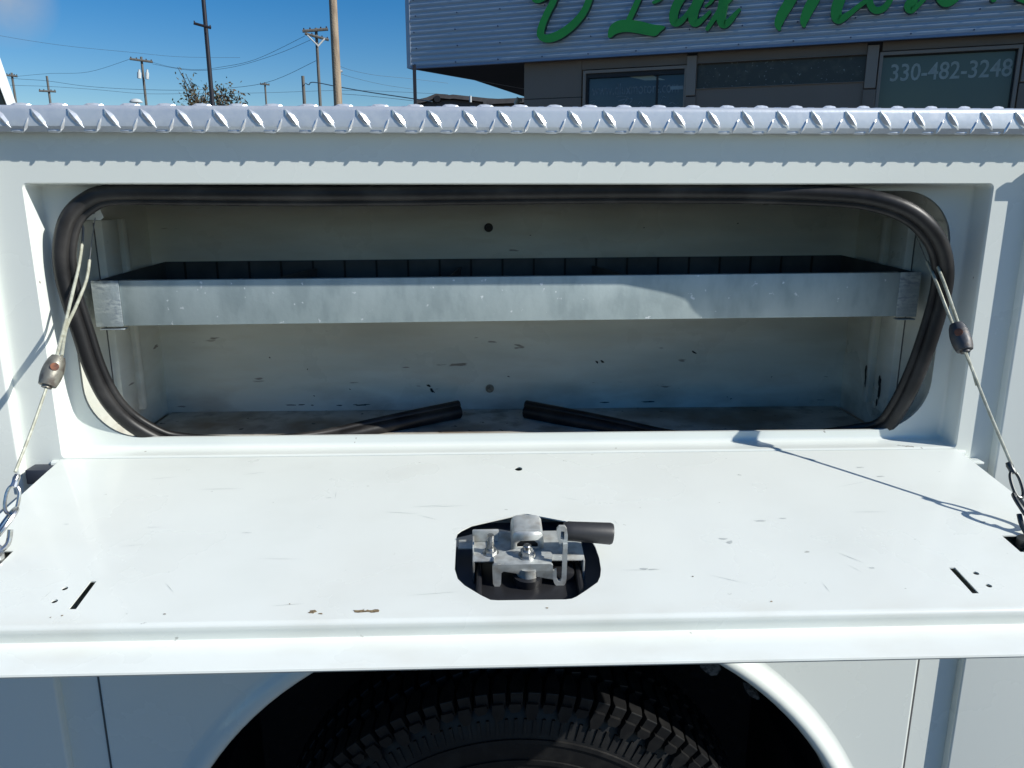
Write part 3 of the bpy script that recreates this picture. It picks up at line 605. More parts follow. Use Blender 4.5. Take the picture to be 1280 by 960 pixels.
# left
def px3(px, py, X):
    d = dirpx(px, py); return CAM + d * ((X - CAM.x) / d.x)
def pxy(px, py, Y):
    d = dirpx(px, py); return CAM + d * ((Y - CAM.y) / d.y)
def build_cable(Tp, loA, strand1, strand2, cpos_hi, cpos_lo, hook_top, clm, lnk, cab, extra_tail):
    mb = MB(); mb.tube(catmull(strand1, 6), .0021, 8); mb.tube(catmull(strand2, 6), .0021, 8)
    mb.tube(catmull([cpos_lo, (Vector(cpos_lo) + Vector(hook_top)) / 2 + Vector((0, 0, -.002)), hook_top], 6), .0019, 8)
    if extra_tail: mb.tube(extra_tail, .0014, 6)
    o = mb.build('support_cable', cab, truck)
    # clamp: barrel-shaped sleeve
    a, b = Vector(cpos_hi), Vector(cpos_lo); n_ = 9
    pts = [a.lerp(b, i / (n_ - 1)) for i in range(n_)]; rr = [.0078, .0100, .0112, .0120, .0124, .0124, .0120, .0112, .0100]
    c = MB(); c.tube(pts, rr, 18); cdir_ = (b - a).normalized(); 
    c.tube([b, b + cdir_ * .003], .006, 12)
    c.build('cable_clamp', clm, o, angle=50)
    # rusty set screw facing the viewer
    m0 = a.lerp(b, .42); vw = (CAM - m0); vw -= cdir_ * vw.dot(cdir_); vw.normalize()
    c = MB(); c.tube([m0 + vw * .0105, m0 + vw * .0132], .0050, 12); c.tube([m0 + vw * .0132, m0 + vw * .0134], .0020, 6); c.build('set_screw', RUST, o)
    return o
def ring_link(p, q, wid, r, side_dir, m, parent, name):
    """oval link from p to q"""
    p, q = Vector(p), Vector(q); c = (p + q) / 2; ax = (q - p); L = ax.length / 2; ax.normalize(); sd = Vector(side_dir); sd = (sd - ax * sd.dot(ax)).normalized()
    pts = []
    for i in range(33):
        a = 2 * math.pi * i / 32; ca, sa = math.cos(a), math.sin(a)
        pts.append(c + ax * (L * math.copysign(abs(ca) ** .8, ca)) + sd * (wid * math.copysign(abs(sa) ** .8, sa)))
    mb = MB(); mb.tube(pts, r, 8, cap=False); return mb.build(name, m, parent)
TL = Vector((-0.5535, .056, 1.5230))
s1 = [pxy(103, 302, .050), pxy(99, 330, .030), pxy(91, 365, .000), pxy(80, 410, -.035), pxy(71, 445, -.080)]
s2 = [pxy(112, 325, .046), pxy(108, 350, .028), pxy(95, 383, .000), pxy(83, 410, -.030), pxy(77, 445, -.080)]
cL = build_cable(TL, None, s1, s2, pxy(73, 446, -.083), pxy(59, 482, -.104), pxy(19, 590, -.185), CLAMPM, CHROME, CABLE, [pxy(63, 482, -.103), pxy(62.6, 485, -.104)])
dk = MB(); dk.tube([TL, pxy(104, 285, .055), pxy(103, 303, .050)], .0016, 6); dk.tube([pxy(112, 326, .046), pxy(115, 300, .052), pxy(119, 272, .056)], .0006, 5); dk.build('wire_end', CORD, cL)
tg = MB(); tg.plate([(-.0220, -.0110), (.0080, -.0120), (.0120, -.0080), (.0065, .0110), (-.0040, .0130), (-.0200, .0080)], [], lambda a, b, d: pxy(117, 264, .060) + Vector((a, d * .0012, b)), 1); tg.build('anchor_tab', PAINT, truck, smooth=False)
tg = MB(); q = pxy(116, 266, .058); tg.tube([q + Vector((-.012, -.008, -.002)), q + Vector((-.006, -.011, .002)), q + Vector((-.001, -.006, .001)), q + Vector((0, .004, 0))], .0023, 8); tg.tube([q + Vector((0, .003, 0)), q + Vector((0, .0045, 0))], .0045, 10); tg.build('anchor_hook', CORD, truck)
# ferrule, thimble loop, link and hook at the lower end of the left cable
m1 = pxy(22, 593, -.186); m2 = pxy(17, 609, -.195)
c = MB(); c.tube([m1, m1.lerp(m2, .3), m1.lerp(m2, .6), m2], [.0030, .0042, .0036, .0042], 10); c.build('ferrule', CHROME, cL)
ring_link(pxy(18, 607, -.194), pxy(12, 642, -.206), .0068, .0021, (1, .2, 0), CHROME, cL, 'cable_loop')
ring_link(pxy(20, 636, -.205), pxy(-6, 672, -.232), .0100, .0028, (1, 0, .9), CHROME, cL, 'chain_link')
c = MB(); c.tube(catmull([pxy(13, 662, -.225), pxy(12, 672, -.228), pxy(9, 681, -.232), pxy(1, 687, -.236), pxy(-8, 684, -.238), pxy(-13, 672, -.236)], 5), .0030, 10)
c.tube([D(-.541, .246, -.004), D(-.541, .246, .006)], .0085, 16)
c.build('door_hook', CHROME, cL)
# right
s1 = [pxy(1159, 327, .030), pxy(1170, 352, .000), pxy(1183, 386, -.032), pxy(1192, 408, -.058)]
s2 = [pxy(1170.5, 330, .012), pxy(1181, 356, -.008), pxy(1190, 382, -.030), pxy(1198, 405, -.058)]
cR = build_cable(None, None, s1, s2, pxy(1195, 405, -.056), pxy(1206, 438, -.078), pxy(1266, 585, -.176), CLAMPD, CHROME, CABLE, [pxy(1204, 437, -.079), pxy(1213, 455, -.092), pxy(1220.5, 482, -.104)])
dk = MB(); dk.tube([pxy(1144, 292, .055), pxy(1159, 328, .030)], .0007, 5); dk.build('wire_end', CORD, cR)
m1 = pxy(1260, 578, -.172); m2 = pxy(1267, 592, -.181)
c = MB(); c.tube([m1, m1.lerp(m2, .3), m1.lerp(m2, .6), m2], [.0030, .0042, .0036, .0042], 10); c.build('ferrule', DARKST, cR)
ring_link(pxy(1266, 590, -.180), pxy(1276, 622, -.196), .0068, .0021, (1, .2, 0), DARKST, cR, 'cable_loop')
ring_link(pxy(1268, 618, -.195), pxy(1292, 654, -.222), .0100, .0028, (-1, 0, .9), DARKST, cR, 'chain_link')
c = MB(); c.tube(catmull([pxy(1274, 643, -.214), pxy(1277, 655, -.222), pxy(1284, 668, -.230), pxy(1292, 674, -.236), pxy(1300, 668, -.238), pxy(1303, 655, -.234)], 5), .0030, 10)
c.tube([D(.620, .246, -.004), D(.620, .246, .006)], .0085, 16)
c.build('door_hook', DARKST, cR)

# ---- wheel
WX, WZ = XC, 0.357
def lathe(pr, n, name, m, parent, **k):
    mb = MB(); vs = []
    for i in range(n):
        a = 2 * math.pi * i / n; vs += [(WX + r * math.cos(a), y, WZ + r * math.sin(a)) for y, r in pr]
    m_ = len(pr); mb.add(vs, [(i * m_ + j, i * m_ + j + 1, ((i + 1) % n) * m_ + j + 1, ((i + 1) % n) * m_ + j) for i in range(n) for j in range(m_ - 1)])
    return mb.build(name, m, parent, **k)
tyre = lathe([(.060, .210), (.040, .225), (.022, .250), (.0205, .256), (.0175, .2565), (.0165, .262), (.012, .290), (.0095, .306), (.0065, .3065), (.0062, .314), (.0088, .3145), (.008, .330), (.0085, .345), (.0055, .3455), (.0062, .352), (.0095, .3525), (.012, .365), (.020, .392), (.030, .408), (.045, .4150), (.08, .4175), (.15, .4190), (.22, .4175), (.255, .4150), (.27, .408), (.285, .365), (.288, .33), (.27, .25), (.25, .215)], 120, 'tyre', TYRE, truck, angle=50)
lathe([(.050, .212), (.046, .216), (.050, .205), (.075, .198), (.085, .180), (.080, .150), (.070, .120), (.072, .085), (.055, .080), (.045, .070), (.043, .03), (.043, .001)], 64, 'wheel_rim', mat('dusty_steel_wheel', (.25, .25, .25), .6), truck, angle=40)
def block_mesh(poly, r0, r1, name):
    """poly in (arc length, y); returned mesh is around angle 0 pointing along +X"""
    vs = []; n = len(poly)
    for r in (r0, r1):
        for s, y in poly:
            a = s / r1; vs.append((r * math.cos(a), y, r * math.sin(a)))
    cs = sum(p[0] for p in poly) / n; cy = sum(p[1] for p in poly) / n
    fs = [tuple(range(n, 2 * n))] + [(i, (i + 1) % n, n + (i + 1) % n, n + i) for i in range(n)]
    me = bpy.data.meshes.new(name); me.from_pydata(vs, [], fs); me.materials.append(TYRE)
    bm = bmesh.new(); bm.from_mesh(me); bmesh.ops.recalc_face_normals(bm, faces=bm.faces)
    top_ = [f for f in bm.faces if all(Vector((v.co.x, 0, v.co.z)).length > (r0 + r1) / 2 for v in f.verts)]
    bmesh.ops.bevel(bm, geom=list({e for f in top_ for e in f.edges}), offset=.0014, segments=2, affect='EDGES', profile=.5)
    bm.to_mesh(me); bm.free(); return me
NB = 96; AB = 2 * math.pi / NB
b1 = block_mesh([(-.0095, .014), (.0100, .014), (.0120, .030), (.0040, .066), (-.0080, .074), (-.0135, .050), (-.0125, .030)], .405, .432, 'tread_block')
b2 = block_mesh([(-.0110, .082), (.0050, .077), (.0120, .100), (.0080, .130), (-.0090, .138), (-.0120, .110)], .412, .4335, 'tread_block')
b3 = block_mesh([(-.0110, .148), (.0050, .143), (.0120, .166), (.0080, .196), (-.0090, .204), (-.0120, .176)], .412, .4335, 'tread_block')
for k, me in enumerate((b1, b2, b3)):
    for i in range(NB):
        o = bpy.data.objects.new('tread_block', me); COL.objects.link(o); o.parent = tyre
        o.location = Vector((WX, 0, WZ)) - WL[tyre]; o.rotation_euler = (0, -(i + .5 * k) * AB, 0)
sd = MB()
for i in range(NB):
    a = (i + .1) * AB; ln_ = .030 if i % 2 else .016
    def q(r, s, y): return (WX + r * math.cos(a + s / .4), y, WZ + r * math.sin(a + s / .4))
    P = [(.4150, -.008), (.4150, .009), (.415 - ln_ * .5, .011), (.415 - ln_, .006), (.415 - ln_ * .9, -.006), (.415 - ln_ * .4, -.010)]
    top_ = [q(r, s, .0085) for r, s in P]; bot = [q(r, s, .026) for r, s in P]; n6 = len(P)
    sd.add(top_ + bot, [tuple(range(n6))] + [(j, (j + 1) % n6, n6 + (j + 1) % n6, n6 + j) for j in range(n6)])
for i in range(160):
    a = 2 * math.pi * i / 160
    c0 = [(WX + r * math.cos(a + s_), y, WZ + r * math.sin(a + s_)) for r, s_, y in ((.384, -.002, .0135), (.384, .010, .0135), (.360, .013, .0085), (.360, .001, .0085), (.384, -.002, .020), (.384, .010, .020), (.360, .013, .016), (.360, .001, .016))]
    sd.add(c0, [(0, 1, 2, 3), (0, 4, 5, 1), (1, 5, 6, 2), (2, 6, 7, 3), (3, 7, 4, 0)])
sd.build('sidewall_lug', TYRE, tyre, kind='stuff', smooth=False)

# ================================================================== THE DEALERSHIP BEHIND
P0 = Vector((-1.031, 10.421, 0)); E_ = Vector((.924, -.383, 0)).normalized(); N_ = Vector((-.383, -.924, 0)).normalized()
def B(s, z, off=0.0): return P0 + E_ * s + N_ * off + Vector((0, 0, z))
def bpx(px, py, off=0.0):
    P = P0 + N_ * off; d = dirpx(px, py); t = (P - CAM).dot(N_) / d.dot(N_); q = CAM + d * t; return ((q - P0).dot(E_), q.z)
bld = empty('dealership_building', B(0, GZ, 0), 'long low dealership with blue grey corrugated fascia and green script letters', 'building')
FZ0, FZ1, SL = 3.205, 5.6, 19.0
# corrugated fascia: real ribs
pr = []; z = FZ0; pit = .0676
while z < FZ1:
    pr += [(z, -.010), (z + pit * .10, -.009), (z + pit * .24, .006), (z + pit * .40, .0085), (z + pit * .62, .0085), (z + pit * .80, .006), (z + pit * .93, -.009)]
    z += pit
fa = MB(); fa.prof(pr, lambda t, a, b: B(t, a, .012 + b), .055, SL); fa.build('corrugated_siding', SIDING, bld, angle=80)
bk = MB(); bk.box((.02, -.14, FZ0 + .01), (SL, -.02, FZ1), T=lambda v: B(v.x, v.z, v.y)); bk.build('fascia_backing', TRIM, bld, smooth=False)
tmm = MB(); tmm.box((0, -.16, FZ0 - .012), (.060, .030, FZ1 + .02), T=lambda v: B(v.x, v.z, v.y)); tmm.build('corner_trim', mat('pale_corner_trim', (.36, .42, .50), .4, .4), bld, smooth=False)
tmm = MB(); tmm.box((.06, -.03, FZ0 - .022), (SL, .030, FZ0 + .002), T=lambda v: B(v.x, v.z, v.y)); tmm.build('drip_trim', TRIM, bld, smooth=False)
tmm = MB(); tmm.box((0, -.2, FZ1 + .001), (SL, .04, FZ1 + .05), T=lambda v: B(v.x, v.z, v.y)); tmm.build('coping', TRIM, bld, smooth=False)
sc = MB(); z = FZ0 + .03; row = 0
while z < FZ1:
    s = .12
    while s < SL:
        c = B(s + (.03 if row % 2 else 0), z, .020)
        sc.tube([c, c + N_ * .012], .010, 6); s += .61
    z += pit * 3; row += 1
sc.build('siding_screw', SCREW, bld, kind='stuff', smooth=False)
# canopy soffit over the left end, its far edge running back at a slant
q1 = B(.05, FZ0 - .004, -.03); dirs = Vector((.62, .785, 0)); 
so = MB()
A = [B(.03, FZ0 - .010, -.03), B(SL, FZ0 - .010, -.03), B(SL, FZ0 - .010, -9.0), Vector((q1.x, q1.y, FZ0 - .010)) + dirs * 9.6]
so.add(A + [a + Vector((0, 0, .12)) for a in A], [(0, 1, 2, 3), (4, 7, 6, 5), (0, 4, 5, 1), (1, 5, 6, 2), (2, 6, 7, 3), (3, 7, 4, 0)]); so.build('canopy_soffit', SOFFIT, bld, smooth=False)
so = MB(); a = A[0] + dirs * .05; b = A[3]; sdv = Vector((-.785, .62, 0)) * .03
so.add([a, b, b + sdv, a + sdv] + [p + Vector((0, 0, .05)) for p in (a, b, b + sdv, a + sdv)], [(0, 1, 2, 3), (4, 7, 6, 5), (0, 4, 5, 1), (2, 6, 7, 3), (3, 7, 4, 0), (1, 5, 6, 2)]); so.build('soffit_edge', SOFTRIM, bld, smooth=False)
WO = -.12   # the wall stands 12 cm behind the fascia
def wbox(name, s0, s1, z0, z1, d0, d1, m, parent=None, bev=0, label=None):
    mb = MB(); mb.box((s0, WO + d0, z0), (s1, WO + d1, z1), bev, T=lambda v: B(v.x, v.z, v.y)); return mb.build(name, m, parent or bld, smooth=False, label=label)
ZT = FZ0 - .011
sA = 1.655
W1 = (2.50, 3.755, 2.0, 3.020); W2 = (3.885, 5.805, 2.778, 3.068); W3 = (5.975, 7.30, 1.6, 3.045)
def wallpiece(s0, s1, z0, z1): wbox('wall_panel', s0, s1, z0, z1, -.12, 0, TAUPE)
wallpiece(sA, 2.44, GZ, 2.735); wallpiece(sA, 2.44, 2.745, ZT)
wbox('panel_joint', sA, 2.44, 2.735, 2.745, -.12, -.004, CHIP)
wallpiece(2.445, W1[1] + .02, W1[3] + .05, ZT); wallpiece(2.445, W1[1] + .02, GZ, W1[2] - .05)
wallpiece(3.90, 5.80, W2[3] + .002, ZT); wallpiece(3.90, 5.80, GZ, W2[2] - .002)
wallpiece(5.96, W3[1] + .05, W3[3] + .05, ZT); wallpiece(5.96, W3[1] + .05, GZ, W3[2] - .05)
wallpiece(7.46, SL, GZ, ZT)
for s0, s1 in ((3.78, 3.897), (5.805, 5.925), (7.355, 7.455)):
    wbox('pilaster', s0, s1, 2.70, ZT - .035, -.05, .035, TAUPE2, bev=.004); wbox('pilaster', s0 - .005, s1 + .01, GZ, 2.685, -.05, .030, TAUPE, bev=.004)
def window(W, gm, fw_, fm, mull=None):
    s0, s1, z0, z1 = W; mb = MB(); T_ = lambda v: B(v.x, v.z, v.y)
    mb.box((s0 - fw_, WO - .08, z0 - fw_), (s0, WO + .020, z1 + fw_), T=T_); mb.box((s1, WO - .08, z0 - fw_), (s1 + fw_, WO + .020, z1 + fw_), T=T_)
    mb.box((s0, WO - .08, z1), (s1, WO + .020, z1 + fw_), T=T_); mb.box((s0, WO - .08, z0 - fw_), (s1, WO + .020, z0), T=T_)
    f = mb.build('window', fm, bld, smooth=False)
    mb = MB(); mb.box((s0, WO - .060, z0), (s1, WO - .055, z1), T=T_); mb.build('pane', gm, f, smooth=False)
    return f
w1 = window(W1, GLASSD, .035, TAUPE2)
mb = MB(); T_ = lambda v: B(v.x, v.z, v.y); mb.box((W1[0], WO - .054, W1[3] - .055), (W1[1], WO - .010, W1[3]), T=T_); mb.box((W1[0], WO - .054, W1[2]), (W1[0] + .025, WO - .012, W1[3] - .055), T=T_); mb.box((3.40, WO - .054, W1[2]), (3.425, WO - .045, W1[3] - .055), T=T_); mb.build('sash', BLACK, w1, smooth=False)
w2 = window(W2, MESHW, .004, TAUPE2)
w3 = window(W3, GLASSG, .035, TAUPE2)
mb = MB(); mb.box((W3[0], WO - .054, W3[3] - .012), (W3[1], WO - .020, W3[3]), T=T_); mb.box((W3[1] - .012, WO - .054, W3[2]), (W3[1], WO - .020, W3[3] - .012), T=T_); mb.build('gasket', BLACK, w3, smooth=False)
# pale green shape paints a light reflection on the first window; blue card below
mb = MB(); P = [bpx(x, y, WO - .052) for x, y in ((787, 96), (814, 94), (832, 100), (806, 100.5))]; mb.plate(P, [], lambda a, b, d: B(a, b, WO - .0535 + d * .0012), 1); mb.build('pane_patch', mat('pale_green_reflection', (.30, .36, .32), .6), w1, smooth=False)
mb = MB(); P = [bpx(x, y, WO - .052) for x, y in ((838, 108), (854, 107), (854, 111.5), (838, 112))]; mb.plate(P, [], lambda a, b, d: B(a, b, WO - .0535 + d * .0012), 1); mb.build('pane_patch', mat('pale_blue_card', (.28, .36, .38), .6), w1, smooth=False)
def text(body, s0, z0, s1, h, off, m, parent, name, bold=0.0, depth=.001, zr=None, shear=0.0):
    cu = bpy.data.curves.new(name, 'FONT'); cu.body = body; cu.size = 1; cu.offset = bold; cu.resolution_u = 3; cu.shear = shear
    t_ = bpy.data.objects.new('tmp', cu); COL.objects.link(t_); dg = bpy.context.evaluated_depsgraph_get(); me = bpy.data.meshes.new_from_object(t_.evaluated_get(dg))
    bpy.data.objects.remove(t_)
    xs = [v.co.x for v in me.vertices]; ys = [v.co.y for v in me.vertices]; x0, x1, y0, y1 = min(xs), max(xs), min(ys), max(ys)
    vs = [B(s0 + (v.co.x - x0) / (x1 - x0) * (s1 - s0), z0 + (v.co.y - y0) / (y1 - y0) * h, off) for v in me.vertices]
    return mesh(name, vs, [tuple(p.vertices) for p in me.polygons], m, parent, smooth=False)
a = bpx(1112, 102, WO - .05); b = bpx(1264, 95.5, WO - .05); t0 = bpx(1112, 80.5, WO - .05)
text('330-482-3248', a[0], a[1], b[0], t0[1] - a[1], WO - .0535, VINYL, w3, 'phone_lettering', bold=.010)
a = bpx(740, 120, WO - .05); b = bpx(848, 115, WO - .05); t0 = bpx(740, 106, WO - .05)
text('www.dluxmotors.com', a[0], a[1], b[0], t0[1] - a[1], WO - .0525, VINYL2, w1, 'web_lettering')
# faint script strokes of a second line below it, cut off by the truck
mb = MB()
def stroke2(P, wd, off=WO - .0525):
    pts = catmull([(x, y, 0) for x, y in P], 5); k = []
    for i, p in enumerate(pts):
        a_ = pts[max(i - 1, 0)]; b_2 = pts[min(i + 1, len(pts) - 1)]; t_ = (b_2 - a_).normalized(); k.append((p, Vector((-t_.y, t_.x, 0))))
    vs = []
    for p, nn_ in k: vs += [B(*bpx(p.x + nn_.x * wd / 2, p.y + nn_.y * wd / 2, WO - .05), off), B(*bpx(p.x - nn_.x * wd / 2, p.y - nn_.y * wd / 2, WO - .05), off)]
    mb.add(vs, [(2 * i, 2 * i + 1, 2 * i + 3, 2 * i + 2) for i in range(len(k) - 1)])
stroke2([(770, 121), (778, 120), (785, 122), (782, 126), (776, 134), (772, 140)], 1.0); stroke2([(773, 126), (781, 124), (788, 123), (790, 125), (786, 130), (781, 138)], 1.2)
stroke2([(832, 122), (829, 121), (826, 127), (825, 133), (829, 138)], 1.0); stroke2([(738, 127), (744, 126), (741, 132), (740, 139)], .8)
stroke2([(798, 130), (800, 127), (803, 129), (801, 137)], .8); stroke2([(836, 130), (840, 128), (844, 130), (848, 129)], .8)
mb.build('script_lettering', VINYL2, w1, smooth=False)
wd_ = MB(); wd_.tube([B(4.6 + .4, 3.12, WO + .01)] * 1 + [B(5.02, 3.12, WO + .01)], .004, 6)
# green script letters, chunky channel letters stood off the fascia
def letter(strokes, name='sign_letter', poly=None, foot=None):
    """each stroke: list of (px, py, width px) on the photograph's fascia plane; widths swell and taper"""
    mb = MB(); OFF = .115; BO = .040
    def ribbon(L):
        pts = catmull([(x, y, w_) for x, y, w_ in L], 5); L1 = []; R1 = []
        for i, p in enumerate(pts):
            a_ = pts[max(i - 1, 0)]; b2 = pts[min(i + 1, len(pts) - 1)]; t_ = Vector((b2.x - a_.x, b2.y - a_.y)).normalized(); n2 = Vector((-t_.y, t_.x))
            L1.append((p.x + n2.x * p.z / 2, p.y + n2.y * p.z / 2)); R1.append((p.x - n2.x * p.z / 2, p.y - n2.y * p.z / 2))
        # rounded ends
        def endcap(p, tdir, w_): 
            return [(p.x + math.cos(a_) * w_ / 2, p.y + math.sin(a_) * w_ / 2) for a_ in [tdir - math.pi / 2 + math.pi * k / 5 for k in range(1, 5)]]
        te = math.atan2(pts[-1].y - pts[-2].y, pts[-1].x - pts[-2].x); ts = math.atan2(pts[0].y - pts[1].y, pts[0].x - pts[1].x)
        return L1, R1, endcap(pts[-1], te, pts[-1].z), endcap(pts[0], ts, pts[0].z)
    for k_, L in enumerate(strokes):
        L1, R1, e1, e0 = ribbon(L); d_ = k_ * .002
        a3 = [B(*bpx(x, y, OFF), OFF + d_) for x, y in L1]; b3 = [B(*bpx(x, y, OFF), OFF + d_) for x, y in R1]
        a4 = [B(*bpx(x, y, OFF), BO) for x, y in L1]; b4 = [B(*bpx(x, y, OFF), BO) for x, y in R1]; n_ = len(a3)
        mb.add(a3 + b3, [(i, i + 1, n_ + i + 1, n_ + i) for i in range(n_ - 1)], 0)
        mb.add(a3 + a4, [(i, i + 1, n_ + i + 1, n_ + i) for i in range(n_ - 1)], 1); mb.add(b3 + b4, [(i, i + 1, n_ + i + 1, n_ + i) for i in range(n_ - 1)], 1)
        for cap_, P_, Q_ in ((e1, R1[-1], L1[-1]), (e0, L1[0], R1[0])):
            poly_ = [P_] + cap_ + [Q_]
            f3 = [B(*bpx(x, y, OFF), OFF + d_) for x, y in poly_]; f4 = [B(*bpx(x, y, OFF), BO) for x, y in poly_]; m2_ = len(poly_)
            mb.add(f3, [tuple(range(m2_))], 0); mb.add(f3 + f4, [(i, i + 1, m2_ + i + 1, m2_ + i) for i in range(m2_ - 1)], 1)
    if poly:
        P_ = [(p.x, p.y) for p in catmull([(x, y, 0) for x, y in poly], 4, closed=True)]
        Q3 = [bpx(x, y, OFF) for x, y in P_]; mb.sheet(Q3, [], lambda a_, b_: B(a_, b_, OFF + .006), 0); n_ = len(Q3)
        mb.add([B(a_, b_, OFF + .006) for a_, b_ in Q3] + [B(a_, b_, BO) for a_, b_ in Q3], [(i, (i + 1) % n_, n_ + (i + 1) % n_, n_ + i) for i in range(n_)], 1)
    return mb.build(name, [GREEN, GREEND], bld, smooth=False)
letter([[(714, -72, 7), (703, -35, 8), (692, 0, 8), (685, 14, 8), (678, 30, 8.5), (675.5, 43, 9), (682, 48, 10), (693, 46, 11), (706, 39, 10.5), (719, 28, 9.5), (730, 14, 8.5), (737, -4, 8), (740, -28, 8), (735, -50, 8), (720, -66, 8), (700, -74, 8), (680, -68, 8), (667, -50, 8)],
        [(668, -12, 5), (667, -3, 7), (672, 1, 6), (682, -3, 5), (692, -10, 4)]])
letter([[(757, -56, 7), (755, -48, 6), (750, -40, 4)]])
letter([[(836, -64, 8), (826, -74, 7), (814, -62, 7), (808, -30, 7), (800, -6, 7), (793, 10, 7), (786, 25, 7)], [(838, -40, 6), (832, -14, 6), (824, -1, 5), (817, 3, 4)]],
       poly=[(760, 46), (762, 34), (771, 26.5), (784, 24.5), (800, 26.5), (816, 30.5), (831, 33), (825, 40), (819, 45), (809, 44), (796, 41.5), (782, 40), (770, 42.5), (764, 47)])
letter([[(872, -30, 8), (858, -12, 11), (847, 4, 11), (842, 18, 11), (843, 28, 10), (850, 27, 8), (858, 19, 6), (866, 8, 6)], [(884, -26, 11), (876, -6, 12), (868, 12, 12), (866, 25, 11), (870, 29, 9), (878, 24, 6), (887, 15, 4)]])
letter([[(898, -30, 8), (905, -14, 12), (904, 4, 12), (901, 20, 12), (904, 30, 11), (911, 27, 8), (918, 19, 6), (924, 12, 4)], [(884, 36, 5), (892, 24, 6), (902, 10, 7), (912, -2, 7), (926, -16, 6), (934, -26, 5)], [(882, 8, 3), (888, 3, 4), (894, -6, 5)]])
letter([[(1012, -48, 9), (998, -18, 13), (986, 4, 13.5), (977, 19, 12.5), (973, 30, 10), (974, 36, 5)], [(1010, -40, 8), (1026, -50, 11), (1030, -34, 14), (1020, -6, 14), (1010, 13, 13), (1005, 26, 10), (1005, 32, 5)],
        [(1032, -36, 8), (1050, -50, 11), (1058, -36, 14), (1052, -8, 14), (1046, 10, 14), (1046, 22, 13), (1051, 24, 10), (1062, 17, 7), (1073, 8, 6), (1083, 1, 6)]])
letter([[(1106, -34, 7), (1094, -20, 8), (1087, -4, 9), (1089, 8, 9), (1096, 13, 9), (1106, 9, 8), (1114, -4, 7), (1114, -22, 7), (1106, -34, 7)], [(1100, -22, 4), (1110, -12, 4), (1124, -10, 4)]])
letter([[(1162, -58, 8), (1152, -26, 11), (1142, -2, 12), (1136, 8, 12), (1139, 13, 8), (1148, 6, 6), (1158, -4, 5)], [(1138, -28, 5), (1155, -32, 6), (1174, -36, 5)]])
letter([[(1196, -40, 7), (1182, -26, 9), (1174, -8, 10), (1178, 2, 10), (1186, 3, 10), (1198, -6, 9), (1206, -24, 8), (1196, -40, 7)]])
letter([[(1222, -36, 5), (1232, -44, 8), (1238, -38, 8), (1252, -48, 8), (1254, -34, 11), (1246, -12, 12), (1242, -1, 8)]])
letter([[(1268, -10, 5), (1280, -28, 8), (1292, -46, 8), (1298, -30, 9), (1294, -8, 10), (1284, 0, 9), (1272, -2, 6)]])
mb = MB(); mb.box((11.0, -.10, GZ), (15.0, 1.3, FZ1 + .1), T=T_); mb.build('sun_block_wing', TAUPE, bld, smooth=False)  # unseen wing added to keep grazing sun off the fascia
# body of the building behind, posts of the canopy
mb = MB(); mb.box((sA, -9, GZ), (sA + .12, WO - .121, ZT - .14), T=T_); mb.build('side_wall', TAUPE, bld, smooth=False)
mb = MB(); mb.box((.0, -8.8, FZ0 + .12), (SL, -.15, FZ0 + .2), T=T_)
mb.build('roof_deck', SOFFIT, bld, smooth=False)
p = far(518, 88, 11.2); mb = MB(); mb.box((p.x - .022, p.y - .022, GZ), (p.x + .022, p.y + .022, FZ0 - .012)); mb.build('canopy_post', POLEM, bld, smooth=False)
p = far(645.5, 112, 17.0); mb = MB(); mb.tube([(p.x, p.y, GZ), (p.x, p.y, FZ0 + .02)], .045, 8); mb.build('canopy_post', TRIM, bld)
lamp = empty('globe_lamp', (far(649, 126, 13.5).x, far(649, 126, 13.5).y, GZ), 'small white lamp head on a thin stand beside the canopy post', 'lamp')
p = far(648, 126.5, 13.5); mb = MB(); mb.tube([p + Vector((-.03, 0, -.10)), p + Vector((-.03, 0, -.03)), p + Vector((.0, 0, .035)), p + Vector((.035, 0, .02)), p + Vector((.04, 0, -.01))], [.03, .045, .042, .03, .02], 10); mb.build('lamp_head', PORC, lamp)
mb = MB(); mb.tube([(p.x - .03, p.y, GZ), (p.x - .03, p.y, p.z - .09)], .02, 8); mb.build('lamp_stand', POLEM, lamp)

